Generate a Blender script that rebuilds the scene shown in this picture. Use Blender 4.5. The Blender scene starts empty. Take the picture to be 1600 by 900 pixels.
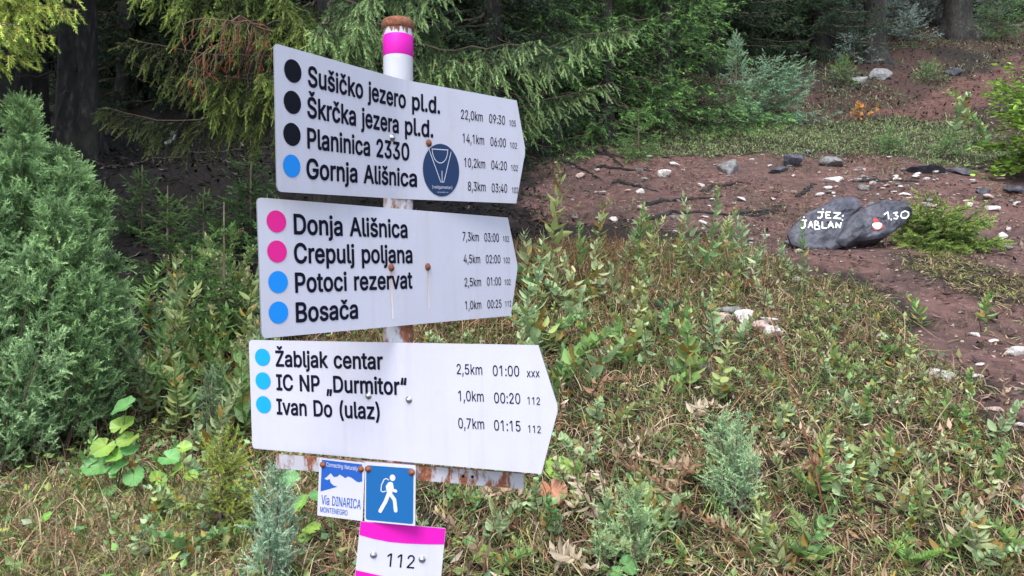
import bpy, math, random
import numpy as np
from mathutils import Vector, Matrix
from mathutils.geometry import tessellate_polygon
from mathutils.bvhtree import BVHTree

SC = bpy.context.scene
COL = SC.collection
rad = math.radians

# ------------------------------------------------------------------ camera, sky, sun, exposure
EYE = 1.6
F = 1155.5                      # focal length in pixels of a 1600 px wide frame
cam_d = bpy.data.cameras.new('camera')
cam_d.lens = 26.0; cam_d.sensor_width = 36.0; cam_d.clip_start = 0.05; cam_d.clip_end = 400
cam = bpy.data.objects.new('camera', cam_d); COL.objects.link(cam)
cam.location = (0, 0, EYE); cam.rotation_euler = (rad(90), 0, 0)
SC.camera = cam

SUN_EL, SUN_AZ = rad(56), rad(198)        # azimuth from +Y, clockwise: over the viewer's left shoulder, behind cloud
w = bpy.data.worlds.new('World'); SC.world = w; w.use_nodes = True
nt = w.node_tree
bg = nt.nodes['Background']; bg.inputs['Strength'].default_value = 0.13
sky = nt.nodes.new('ShaderNodeTexSky'); sky.sky_type = 'NISHITA'; sky.sun_disc = False
sky.sun_elevation = SUN_EL; sky.sun_rotation = SUN_AZ; sky.dust_density = 3.0; sky.air_density = 1.0; sky.altitude = 1400
hs = nt.nodes.new('ShaderNodeHueSaturation'); hs.inputs['Saturation'].default_value = .6        # thin even cloud: a whiter sky
nt.links.new(sky.outputs[0], hs.inputs['Color']); nt.links.new(hs.outputs[0], bg.inputs[0])
sd = bpy.data.lights.new('sun', 'SUN'); sd.energy = 1.25; sd.angle = rad(32); sd.color = (1, 0.97, 0.93)
so = bpy.data.objects.new('sun', sd); COL.objects.link(so)
so.rotation_euler = (math.pi/2 - SUN_EL, 0, math.pi - SUN_AZ)
SC.view_settings.view_transform = 'Standard'
SC.view_settings.look = 'None'; SC.view_settings.gamma = 1.0; SC.view_settings.use_curve_mapping = False
SC.view_settings.exposure = 1.88
SC.cycles.max_bounces = 6; SC.cycles.transparent_max_bounces = 4

# ------------------------------------------------------------------ helpers
def tag(o, label=None, cat=None, group=None, kind=None):
    if label: o['label'] = label
    if cat: o['category'] = cat
    if group: o['group'] = group
    if kind: o['kind'] = kind
    return o

def empty(name, loc, label, cat, group=None):
    o = bpy.data.objects.new(name, None); COL.objects.link(o); o.location = loc
    o.empty_display_size = 0.05
    return tag(o, label, cat, group)

def raw_mesh(name, V, T, mats, col=None, smooth=False, midx=None):
    me = bpy.data.meshes.new(name)
    V = np.asarray(V, np.float32).reshape(-1, 3); T = np.asarray(T, np.int32).reshape(-1, 3)
    me.vertices.add(len(V)); me.vertices.foreach_set('co', V.ravel())
    me.loops.add(len(T)*3); me.loops.foreach_set('vertex_index', T.ravel())
    me.polygons.add(len(T)); me.polygons.foreach_set('loop_start', np.arange(0, len(T)*3, 3, dtype=np.int32))
    for m in (mats if isinstance(mats, (list, tuple)) else [mats]): me.materials.append(m)
    if midx is not None: me.polygons.foreach_set('material_index', np.asarray(midx, np.int32))
    me.update(calc_edges=True)
    me.polygons.foreach_set('use_smooth', np.full(len(T), bool(smooth)))
    if col is not None:
        c = np.ones((len(V), 4), np.float32); c[:, :3] = np.clip(col, 0, 1)
        a = me.color_attributes.new('Col', 'FLOAT_COLOR', 'POINT'); a.data.foreach_set('color', c.ravel())
    return me

def link(name, me, parent=None, loc=None):
    o = bpy.data.objects.new(name, me); COL.objects.link(o)
    if parent is not None: o.parent = parent
    if loc is not None: o.location = loc
    return o

class MB:
    """collects triangles (with a colour and a material slot) into one mesh"""
    def __init__(s): s.V = []; s.T = []; s.C = []; s.M = []; s.n = 0
    def add(s, V, T, col=(1, 1, 1), mi=0):
        V = np.asarray(V, float).reshape(-1, 3); T = np.asarray(T, int).reshape(-1, 3)
        C = np.asarray(col, float)
        if C.ndim == 1: C = np.tile(C, (len(V), 1))
        s.V.append(V); s.T.append(T + s.n); s.C.append(C); s.M.append(np.full(len(T), mi)); s.n += len(V)
        return s
    def build(s, name, mats, parent=None, smooth=False, loc=None):
        return link(name, raw_mesh(name, np.concatenate(s.V), np.concatenate(s.T), mats, np.concatenate(s.C), smooth, np.concatenate(s.M)), parent, loc)

def norm(a):
    a = np.asarray(a, float); return a/np.maximum(np.linalg.norm(a, axis=-1, keepdims=True), 1e-9)

def bases(d, rng, roll=None):
    """rotation matrices whose x axis is d, with random roll"""
    d = norm(d); n = len(d)
    r = norm(rng.normal(size=(n, 3))) if roll is None else roll
    s = norm(np.cross(d, r)); u = np.cross(d, s)
    return np.stack([d, s, u], axis=2)

def stamp(tv, tt, tc, M, O, tint):
    """n transformed copies of a template as one array mesh"""
    n, k = len(O), len(tv)
    V = np.einsum('nij,kj->nki', M, tv) + O[:, None, :]
    T = tt[None] + (np.arange(n)*k)[:, None, None]
    C = tc[None]*tint[:, None, :]
    return V.reshape(-1, 3), T.reshape(-1, 3), C.reshape(-1, 3)

def tube(P, R, sides=6, cap=True):
    P = np.asarray(P, float); n = len(P); R = np.broadcast_to(np.asarray(R, float), (n,))
    t = norm(np.gradient(P, axis=0)); ref = np.array([.31, .17, .93]) if abs(t[0, 2]) < .8 else np.array([.9, .3, .1])
    a = norm(np.cross(t, ref)); b = np.cross(t, a)
    th = np.linspace(0, 2*np.pi, sides, endpoint=False)
    V = (P[:, None] + R[:, None, None]*(np.cos(th)[None, :, None]*a[:, None] + np.sin(th)[None, :, None]*b[:, None])).reshape(-1, 3)
    T = []
    for i in range(n-1):
        for j in range(sides):
            p, q = i*sides+j, i*sides+(j+1) % sides
            T += [(p, q, q+sides), (p, q+sides, p+sides)]
    if cap:
        V = np.vstack([V, P[0], P[-1]]); c0, c1 = n*sides, n*sides+1
        for j in range(sides):
            T += [(c0, (j+1) % sides, j), (c1, (n-1)*sides+j, (n-1)*sides+(j+1) % sides)]
    return V, np.array(T)

def lathe(prof, sides=24):
    """surface of revolution about z from (r, z) pairs"""
    th = np.linspace(0, 2*np.pi, sides, endpoint=False); V = []; T = []
    for r, z in prof: V += [(r*math.cos(t), r*math.sin(t), z) for t in th]
    for i in range(len(prof)-1):
        for j in range(sides):
            p, q = i*sides+j, i*sides+(j+1) % sides
            T += [(p, q, q+sides), (p, q+sides, p+sides)]
    return np.array(V), np.array(T)

def hash2(i, j, seed):
    h = (i.astype(np.int64)*374761393 + j.astype(np.int64)*668265263 + seed*1274126177) & 0xffffffff
    h = ((h ^ (h >> 13))*1274126177) & 0xffffffff
    return ((h ^ (h >> 16)) & 0xffff)/65535.0
def vnoise(x, y, seed=0):
    x = np.asarray(x, float); y = np.asarray(y, float)
    i, j = np.floor(x), np.floor(y); fx, fy = x-i, y-j
    fx = fx*fx*(3-2*fx); fy = fy*fy*(3-2*fy)
    a = hash2(i, j, seed); b = hash2(i+1, j, seed); c = hash2(i, j+1, seed); d = hash2(i+1, j+1, seed)
    return (a*(1-fx)+b*fx)*(1-fy) + (c*(1-fx)+d*fx)*fy
def fbm(x, y, seed=0, o=4):
    s = 0; a = .5
    for k in range(o): s = s + a*vnoise(x*2**k, y*2**k, seed+k*17); a *= .5
    return s

# ------------------------------------------------------------------ terrain shape (heights relative to the eye, then lifted)
RY = [-6, 0, 1.5, 2.4, 3.2, 4.3, 5.3, 6.2, 7.2, 8.5, 10, 12, 14, 18.5, 22, 40, 80]
RZ = [-1.75, -1.5, -1.2, -.95, -.69, -.37, 0, .25, .48, .77, 1.3, 2.18, 3.15, 5.77, 8.0, 19, 42]
LY = [-6, 0, 1.5, 2.3, 3.8, 4.7, 5.6, 6.8, 7.35, 7.95, 9, 12, 16, 22, 40, 80]
LZ = [-1.75, -1.5, -1.2, -.98, -.89, -.61, -.24, .38, .62, 1.28, 1.52, 2.6, 4.85, 8.0, 19, 42]
def smooth_interp(y, X, Y):
    h = .22
    return (np.interp(y-h, X, Y) + np.interp(y, X, Y)*2 + np.interp(y+h, X, Y))/4
def H(x, y):
    x = np.asarray(x, float); y = np.asarray(y, float)
    s = x/np.maximum(y, 2.0)
    k = np.clip((s+.38)/.5, 0, 1); k = k*k*(3-2*k)
    wob = (fbm(x*.7+31, y*.7+5, 3, 3)-.45)
    z = smooth_interp(y+wob*.5*(1-k), LY, LZ)*(1-k) + smooth_interp(y, RY, RZ)*k
    far = np.clip((y-2)/6, .25, 1)
    z = z + (fbm(x*.9, y*.9, 11, 3)-.45)*.22*far + (fbm(x*4, y*4, 5, 3)-.45)*.07*far + (vnoise(x*17, y*17, 8)-.5)*.018
    return z + EYE
SAMP = np.concatenate([np.arange(1.4, 12, .01), np.arange(12, 60, .05)])
def at(u, v):
    """ground point seen along the photograph's pixel (u, v)"""
    g = H((u-800)/F*SAMP, SAMP); r = EYE + (450-v)/F*SAMP
    k = np.nonzero(r <= g)[0]; y = SAMP[k[0]] if len(k) else 40.0
    x = (u-800)/F*y
    return np.array([x, y, float(H(x, y))])
def up(u, y):
    """ground point below image column u at distance y"""
    x = (u-800)/F*y
    return np.array([x, y, float(H(x, y))])
def patch(pts): return np.array([at(u, v)[:2] for u, v in pts])
def inside(poly, x, y):
    r = np.zeros(np.shape(x), bool); j = len(poly)-1
    for i in range(len(poly)):
        xi, yi = poly[i]; xj, yj = poly[j]
        r ^= ((yi > y) != (yj > y)) & (x < (xj-xi)*(y-yi)/(yj-yi+1e-12)+xi)
        j = i
    return r
def soft(poly, x, y, w=.25, seed=1):
    """patch membership with a frayed edge"""
    jx = x + (fbm(x*2.3, y*2.3, seed, 3)-.45)*w*3; jy = y + (fbm(x*2.3+9, y*2.3+4, seed+5, 3)-.45)*w*3
    s = 0
    for dx, dy in ((0, 0), (w, 0), (-w, 0), (0, w), (0, -w)): s = s + inside(poly, jx+dx*.4, jy+dy*.4)
    return s/5.0

PATH = patch([(815, 345), (830, 300), (850, 245), (870, 222), (960, 218), (1010, 230), (1110, 238), (1200, 230), (1300, 238), (1420, 246), (1595, 252)])
PATH = np.vstack([PATH, [[9.5, 9.0], [8.5, 6.0], [5.5, 4.6], [4.2, 3.2], [3.2, 2.75]], patch([(1590, 690), (1555, 648), (1480, 580), (1400, 515), (1330, 460), (1240, 412), (1100, 378), (960, 352)])])
TUFT = patch([(1385, 400), (1470, 392), (1590, 440), (1598, 480), (1500, 455)])
MEADOW = patch([(990, 238), (1040, 205), (1150, 192), (1300, 192), (1480, 190), (1560, 215), (1598, 245), (1598, 262), (1420, 252), (1250, 242), (1100, 250)])
REDBANK = patch([(1330, 185), (1400, 170), (1480, 135), (1598, 75), (1598, 130), (1540, 165), (1450, 190)])

# ------------------------------------------------------------------ materials
def mat(name):
    m = bpy.data.materials.new(name); m.use_nodes = True
    return m, m.node_tree, m.node_tree.nodes, m.node_tree.nodes['Principled BSDF']
def ramp(nt, fac, stops):
    r = nt.nodes.new('ShaderNodeValToRGB'); e = r.color_ramp.elements
    while len(e) < len(stops): e.new(.5)
    for k, (p, c) in enumerate(stops): e[k].position = p; e[k].color = (*c, 1)
    nt.links.new(fac, r.inputs[0]); return r.outputs[0]
def noise(nt, scale, detail=5, vec=None, rough=.6):
    n = nt.nodes.new('ShaderNodeTexNoise'); n.inputs['Scale'].default_value = scale; n.inputs['Detail'].default_value = detail
    n.inputs['Roughness'].default_value = rough
    if vec is not None: nt.links.new(vec, n.inputs['Vector'])
    return n.outputs['Fac']
def objco(nt): return nt.nodes.new('ShaderNodeTexCoord').outputs['Object']
def mixc(nt, fac, a, b, mode='MIX'):
    m = nt.nodes.new('ShaderNodeMix'); m.data_type = 'RGBA'; m.blend_type = mode
    for s, v in ((0, fac), (6, a), (7, b)):
        if isinstance(v, (int, float)): m.inputs[s].default_value = v
        elif isinstance(v, tuple): m.inputs[s].default_value = (*v, 1)
        else: nt.links.new(v, m.inputs[s])
    return m.outputs[2]
def bump(nt, hgt, strength, dist, p):
    b = nt.nodes.new('ShaderNodeBump'); b.inputs['Strength'].default_value = strength; b.inputs['Distance'].default_value = dist
    nt.links.new(hgt, b.inputs['Height']); nt.links.new(b.outputs[0], p.inputs['Normal'])
def attr(nt):
    a = nt.nodes.new('ShaderNodeAttribute'); a.attribute_name = 'Col'; return a.outputs['Color']

def foliage_mat(name, rough=.5, transl=.3, spec=.35):
    m, nt, nd, p = mat(name)
    c = attr(nt); p.inputs['Roughness'].default_value = rough; p.inputs['Specular IOR Level'].default_value = spec
    nt.links.new(c, p.inputs['Base Color'])
    t = nd.new('ShaderNodeBsdfTranslucent'); nt.links.new(c, t.inputs[0])
    x = nd.new('ShaderNodeMixShader'); x.inputs[0].default_value = transl
    nt.links.new(p.outputs[0], x.inputs[1]); nt.links.new(t.outputs[0], x.inputs[2])
    nt.links.new(x.outputs[0], nd['Material Output'].inputs[0]); return m
M_NEEDLE = foliage_mat('needles', .5, .2)
M_LEAF = foliage_mat('leaves', .42, .32)
M_DRY = foliage_mat('dry_grass', .7, .25, .2)

def plain(name, c, rough=.5, metal=0., spec=.5):
    m, nt, nd, p = mat(name); p.inputs['Base Color'].default_value = (*c, 1)
    p.inputs['Roughness'].default_value = rough; p.inputs['Metallic'].default_value = metal
    p.inputs['Specular IOR Level'].default_value = spec; return m

def bark_mat():
    m, nt, nd, p = mat('bark'); oc = objco(nt)
    mp = nd.new('ShaderNodeMapping'); mp.inputs['Scale'].default_value = (1, 1, .35); nt.links.new(oc, mp.inputs[0])
    vb = nd.new('ShaderNodeTexVoronoi'); vb.inputs['Scale'].default_value = 16; nt.links.new(mp.outputs[0], vb.inputs['Vector'])
    fm = nd.new('ShaderNodeMath'); fm.operation = 'MULTIPLY_ADD'; nt.links.new(vb.outputs['Distance'], fm.inputs[0]); fm.inputs[1].default_value = -.28; nt.links.new(noise(nt, 14, 8, mp.outputs[0], .72), fm.inputs[2])
    fa = nd.new('ShaderNodeMath'); fa.operation = 'ADD'; fa.inputs[1].default_value = .1; nt.links.new(fm.outputs[0], fa.inputs[0]); f = fa.outputs[0]
    c = ramp(nt, f, [(.34, (.003, .0025, .002)), (.48, (.012, .0095, .0085)), (.6, (.04, .034, .03)), (.72, (.085, .08, .072))])  # near-black tones: the canopy's shade is put into the bark colour
    g = noise(nt, 3, 4, oc); c2 = mixc(nt, ramp(nt, g, [(.5, (0, 0, 0)), (.65, (1, 1, 1))]), c, (.018, .022, .011))
    nt.links.new(c2, p.inputs['Base Color']); p.inputs['Roughness'].default_value = .85
    bump(nt, f, .9, .04, p); return m
M_BARK = bark_mat()
M_TWIG = foliage_mat('twig_wood', .8, 0.02, .2)

def ground_mat():
    m, nt, nd, p = mat('ground_soil'); oc = objco(nt)
    sep = nd.new('ShaderNodeSeparateColor'); nt.links.new(attr(nt), sep.inputs[0])
    n1 = noise(nt, 1.3, 8, oc, .65); n2 = noise(nt, 9, 8, oc, .7); n3 = noise(nt, 45, 6, oc, .7)
    dirt = ramp(nt, n2, [(.3, (.055, .031, .028)), (.5, (.145, .075, .064)), (.66, (.22, .125, .108)), (.78, (.32, .235, .21))])
    dirt = mixc(nt, ramp(nt, n1, [(.42, (0, 0, 0)), (.62, (1, 1, 1))]), dirt, mixc(nt, .6, dirt, (.055, .04, .035)))
    red = ramp(nt, n2, [(.3, (.06, .024, .018)), (.55, (.13, .062, .048)), (.75, (.19, .12, .10))])
    shaded_duff = ramp(nt, n3, [(.32, (.003, .0022, .002)), (.5, (.009, .0065, .0058)), (.64, (.026, .019, .017)), (.76, (.10, .085, .08))])  # forest floor tones lowered so the colour itself carries the canopy shade
    shaded_duff = mixc(nt, ramp(nt, n2, [(.45, (0, 0, 0)), (.62, (1, 1, 1))]), shaded_duff, mixc(nt, .7, shaded_duff, (.008, .006, .005)))
    shaded_duff = mixc(nt, ramp(nt, noise(nt, 3.2, 6, oc, .7), [(.52, (0, 0, 0)), (.66, (.8, .8, .8))]), shaded_duff, (.022, .022, .012))
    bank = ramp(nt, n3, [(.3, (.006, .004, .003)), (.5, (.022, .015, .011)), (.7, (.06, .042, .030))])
    spk = nd.new('ShaderNodeTexVoronoi'); spk.inputs['Scale'].default_value = 38; nt.links.new(oc, spk.inputs['Vector'])
    gl = ramp(nt, spk.outputs['Distance'], [(.10, (1, 1, 1)), (.15, (0, 0, 0))])
    gl = mixc(nt, 1.0, gl, ramp(nt, noise(nt, 2.1, 4, oc), [(.5, (0, 0, 0)), (.6, (1, 1, 1))]), 'MULTIPLY')
    dirt = mixc(nt, gl, dirt, (.26, .18, .15))
    c = mixc(nt, sep.outputs[0], shaded_duff, dirt); c = mixc(nt, sep.outputs[1], c, bank); c = mixc(nt, sep.outputs[2], c, red)
    nt.links.new(c, p.inputs['Base Color']); p.inputs['Roughness'].default_value = .8; p.inputs['Specular IOR Level'].default_value = .3
    ad = nd.new('ShaderNodeMath'); ad.operation = 'ADD'; nt.links.new(n2, ad.inputs[0]); nt.links.new(n3, ad.inputs[1])
    bump(nt, ad.outputs[0], .8, .05, p); return m
M_GROUND = ground_mat()

def rock_mat(name, lo, mid, hi, scale=7):
    m, nt, nd, p = mat(name); oc = objco(nt)
    f = noise(nt, scale, 8, oc, .65); c = ramp(nt, f, [(.3, lo), (.5, mid), (.7, hi)])
    s = noise(nt, scale*6, 4, oc, .6); c = mixc(nt, ramp(nt, s, [(.55, (0, 0, 0)), (.75, (.6, .6, .6))]), c, lo)
    nt.links.new(c, p.inputs['Base Color']); p.inputs['Roughness'].default_value = .6
    bump(nt, f, .6, .03, p); return m
M_SLATE = rock_mat('slate_rock', (.020, .020, .027), (.046, .047, .063), (.10, .10, .128))
def crack(m):
    nt = m.node_tree; p = nt.nodes['Principled BSDF']; oc = objco(nt)
    v = nt.nodes.new('ShaderNodeTexVoronoi'); v.feature = 'DISTANCE_TO_EDGE'; v.inputs['Scale'].default_value = 4.5
    mp = nt.nodes.new('ShaderNodeMapping'); mp.inputs['Rotation'].default_value = (.3, .5, .2); mp.inputs['Scale'].default_value = (.6, 1, 1.8); nt.links.new(oc, mp.inputs[0])
    ad = nt.nodes.new('ShaderNodeVectorMath'); nz = nt.nodes.new('ShaderNodeTexNoise'); nz.inputs['Scale'].default_value = 5; nz.inputs['Detail'].default_value = 6
    nt.links.new(oc, nz.inputs['Vector']); sc_ = nt.nodes.new('ShaderNodeVectorMath'); sc_.operation = 'SCALE'; sc_.inputs['Scale'].default_value = .5
    nt.links.new(nz.outputs['Color'], sc_.inputs[0]); nt.links.new(mp.outputs[0], ad.inputs[0]); nt.links.new(sc_.outputs[0], ad.inputs[1]); nt.links.new(ad.outputs[0], v.inputs['Vector'])
    k = ramp(nt, v.outputs['Distance'], [(.0, (1, 1, 1)), (.022, (0, 0, 0))]); old = p.inputs['Base Color'].links[0].from_socket
    li = ramp(nt, noise(nt, 16, 6, oc, .7), [(.62, (0, 0, 0)), (.7, (.7, .7, .7))])
    c = mixc(nt, li, old, (.17, .175, .17)); c = mixc(nt, k, c, (.012, .012, .014)); nt.links.new(c, p.inputs['Base Color'])
crack(M_SLATE)
M_PALE = rock_mat('pale_limestone', (.26, .22, .2), (.55, .5, .47), (.75, .72, .7), 12)
M_PINK = rock_mat('pinkish_limestone', (.2, .12, .1), (.46, .33, .28), (.62, .5, .44), 12)
M_GREY = rock_mat('grey_limestone', (.06, .058, .055), (.15, .15, .15), (.27, .265, .26), 9)

def sign_mat(name, base):
    m, nt, nd, p = mat(name); oc = objco(nt)
    f = noise(nt, 5, 6, oc, .7); s = noise(nt, 85, 3, oc, .5)
    c = ramp(nt, f, [(.35, tuple(k*.93 for k in base)), (.65, base)])
    sp = ramp(nt, s, [(.73, (0, 0, 0)), (.78, (.5, .5, .5))])
    c = mixc(nt, sp, c, (.42, .41, .42))
    mp = nt.nodes.new('ShaderNodeMapping'); mp.inputs['Scale'].default_value = (26, 26, 2.2); nt.links.new(oc, mp.inputs[0])
    dr = noise(nt, 1.0, 6, mp.outputs[0], .65); c = mixc(nt, ramp(nt, dr, [(.52, (0, 0, 0)), (.75, (.42, .42, .42))]), c, (.36, .34, .33))
    sm = noise(nt, 13, 5, oc, .75); c = mixc(nt, ramp(nt, sm, [(.60, (0, 0, 0)), (.72, (.35, .35, .35))]), c, (.40, .37, .35))
    nt.links.new(c, p.inputs['Base Color']); p.inputs['Roughness'].default_value = .38; return m
M_SIGN = sign_mat('sign_white', (.455, .45, .525))
def rusty_mat(name, paint, lo, hi, scale, metal_rough=.5):
    m, nt, nd, p = mat(name); oc = objco(nt)
    mp = nd.new('ShaderNodeMapping'); mp.inputs['Scale'].default_value = (1, 1, .45); nt.links.new(oc, mp.inputs[0])
    f = noise(nt, scale, 8, mp.outputs[0], .68); g = noise(nt, scale*5, 6, oc, .7)
    rust = ramp(nt, g, [(.3, (.05, .018, .012)), (.5, (.17, .055, .026)), (.7, (.33, .13, .055))])
    k = ramp(nt, f, [(lo, (0, 0, 0)), (hi, (1, 1, 1))])
    nt.links.new(mixc(nt, k, paint, rust), p.inputs['Base Color'])
    rr = ramp(nt, f, [(lo, (metal_rough,)*3), (hi, (.9,)*3)]); nt.links.new(rr, p.inputs['Roughness'])
    bump(nt, k, .25, .002, p); return m
M_POLE = rusty_mat('chipped_white_paint', (.40, .40, .44), .47, .55, 17)
def rust_below(m, z):
    nt = m.node_tree; mx = [n for n in nt.nodes if n.type == 'MIX'][0]; l = mx.inputs[0].links[0].from_socket
    sp = nt.nodes.new('ShaderNodeSeparateXYZ'); nt.links.new(objco(nt), sp.inputs[0]); lt = nt.nodes.new('ShaderNodeMath'); lt.operation = 'LESS_THAN'; lt.inputs[1].default_value = z
    nt.links.new(sp.outputs[2], lt.inputs[0]); nt.links.new(mixc(nt, lt.outputs[0], (0, 0, 0), l), mx.inputs[0])
M_BAR = rusty_mat('rusting_white_bar', (.33, .325, .36), .475, .545, 26)
M_RUST = rusty_mat('rust', (.22, .09, .055), .3, .5, 30, .8)
M_INK = plain('sign_black', (.006, .006, .016), .7, 0, .06)
M_DARKDOT = plain('dot_black', (.007, .008, .013), .7, 0, .06)
M_MAGENTA = plain('dot_magenta', (.58, .008, .20), .55, 0, .25)
M_BAND = plain('band_magenta', (.52, .003, .31), .55, 0, .25)
M_BLUE = plain('dot_blue', (.003, .20, .62), .55, 0, .25)
M_CYAN = plain('dot_light_blue', (.002, .265, .72), .55, 0, .25)
M_TILEBLUE = plain('tile_blue', (.010, .075, .32), .55, 0, .25)
M_HIKEBLUE = plain('hiker_blue', (.004, .085, .255), .55, 0, .25)
M_NAVY = plain('sticker_navy', (.008, .028, .088), .55, 0, .25)
M_WHITE = plain('print_white', (.47, .465, .54), .4)
M_ALU = plain('sign_edge_aluminium', (.25, .25, .27), .5, .6)
M_STEEL = plain('bolt_steel', (.42, .42, .43), .35, .9)
def worn(name, c, lo=.64, hi=.72):
    m, nt, nd, p = mat(name); oc = objco(nt); f = noise(nt, 34, 6, oc, .7)
    nt.links.new(mixc(nt, ramp(nt, f, [(lo, (0, 0, 0)), (hi, (.85, .85, .85))]), c, (.06, .06, .08)), p.inputs['Base Color']); p.inputs['Roughness'].default_value = .7; return m
M_RPAINT = worn('red_trail_paint', (.42, .03, .03), .58, .68)
M_WPAINT = worn('white_trail_paint', (.72, .72, .71))

# ------------------------------------------------------------------ the ground
def warp(a, b, n, c, k):
    t = np.linspace(-1, 1, n); s = np.sinh(k*t)/np.sinh(k)
    return np.where(s < 0, c+s*(c-a), c+s*(b-c))
gx = warp(-60, 60, 520, .5, 3.6); gy = warp(-6, 80, 640, 3.5, 3.4)
X, Y = np.meshgrid(gx, gy); Zg = H(X, Y)
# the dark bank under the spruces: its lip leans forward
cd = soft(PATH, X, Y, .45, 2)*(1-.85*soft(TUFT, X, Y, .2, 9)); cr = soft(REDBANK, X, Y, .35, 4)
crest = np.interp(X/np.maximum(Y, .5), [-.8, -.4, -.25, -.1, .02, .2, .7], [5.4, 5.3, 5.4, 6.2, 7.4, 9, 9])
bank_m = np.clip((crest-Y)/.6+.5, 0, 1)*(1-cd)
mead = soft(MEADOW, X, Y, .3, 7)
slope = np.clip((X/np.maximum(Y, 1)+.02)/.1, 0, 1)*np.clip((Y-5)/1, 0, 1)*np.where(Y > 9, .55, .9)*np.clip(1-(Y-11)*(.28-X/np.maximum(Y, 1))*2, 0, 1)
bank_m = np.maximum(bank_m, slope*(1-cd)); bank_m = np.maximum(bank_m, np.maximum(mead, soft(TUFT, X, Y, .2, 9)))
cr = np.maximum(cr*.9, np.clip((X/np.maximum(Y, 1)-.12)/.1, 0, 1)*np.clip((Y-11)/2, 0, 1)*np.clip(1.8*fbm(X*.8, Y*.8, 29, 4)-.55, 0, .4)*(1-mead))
colr = np.stack([np.clip(cd, 0, 1), bank_m, cr], -1).reshape(-1, 3)
ny, nx = X.shape
idx = np.arange(ny*nx).reshape(ny, nx)
a, b, c, d = idx[:-1, :-1].ravel(), idx[:-1, 1:].ravel(), idx[1:, 1:].ravel(), idx[1:, :-1].ravel()
gT = np.concatenate([np.stack([a, b, c], 1), np.stack([a, c, d], 1)])
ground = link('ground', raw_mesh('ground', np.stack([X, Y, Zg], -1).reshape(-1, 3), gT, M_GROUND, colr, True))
tag(ground, kind='structure')

# ------------------------------------------------------------------ foliage templates
def twig(L, n, nl, nw, seed, ang=52, stem=True, pale=1.0, base=(1, 1, 1), flat=1.0):
    """needle-covered twig along +x"""
    g = np.random.default_rng(seed); t = (np.arange(n)+g.random(n))/n
    ph = g.random(n)*2*np.pi; A = np.radians(ang*(1-.55*t**3) + g.normal(0, 7, n))
    d = np.stack([np.cos(A), np.sin(A)*np.cos(ph), np.sin(A)*np.sin(ph)*flat], 1)
    s = norm(np.cross(d, g.normal(size=(n, 3))))
    o = np.stack([t*L, 0*t, 0*t], 1); l = nl*(.8+.4*g.random(n))*(1-.25*t**4)
    V = np.stack([o-s*nw/2, o+s*nw/2, o+d*l[:, None]], 1).reshape(-1, 3)
    k = (.82+.36*g.random(n))*(1+(pale-1)*t)
    C = (np.array(base)[None]*k[:, None]).repeat(3, 0)
    T = np.arange(3*n).reshape(-1, 3)
    if stem:
        sv, st = tube([(0, 0, 0), (L*.5, 0, 0), (L*.95, 0, 0)], [nw*.7, nw*.6, nw*.3], 3, False)
        V = np.vstack([V, sv]); T = np.vstack([T, st+3*n]); C = np.vstack([C, np.tile([1.3, .75, .7], (len(sv), 1))])
    return V, T, C
TW_NEAR = [twig(.075, 36, .0175, .0040, s, 55, True, 1.25) for s in range(4)]
TW_SAP = [twig(.075, 26, .020, .0062, s+50, 50, True, 1.25) for s in range(3)]
TW_MID = [twig(.10, 15, .030, .0055, s+10, 52, False, 1.2) for s in range(3)]
TW_FAR = [twig(.16, 12, .062, .0125, s+20, 48, False, 1.25) for s in range(3)]
TW_JUN = [twig(.05, 22, .0135, .0036, s+30, 52, False, 1.35) for s in range(4)]
TW_JFAR = [twig(.08, 12, .022, .005, s+40, 48, False, 1.3) for s in range(3)]

def stamp_twigs(mb, lib, pos, dr, scl, tint, rng, mi=0):
    pos = np.asarray(pos); dr = np.asarray(dr); scl = np.asarray(scl); tint = np.asarray(tint)
    pick = rng.integers(0, len(lib), len(pos))
    for k, (tv, tt, tc) in enumerate(lib):
        m = pick == k
        if m.any():
            B = bases(dr[m], rng)*scl[m][:, None, None]
            mb.add(*stamp(tv, tt, tc, B, pos[m], tint[m]), mi=mi)

class Tw:
    def __init__(s): s.p = []; s.d = []; s.s = []; s.t = []
    def put(s, p, d, sc, t): s.p.append(p); s.d.append(d); s.s.append(sc); s.t.append(t)

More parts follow.
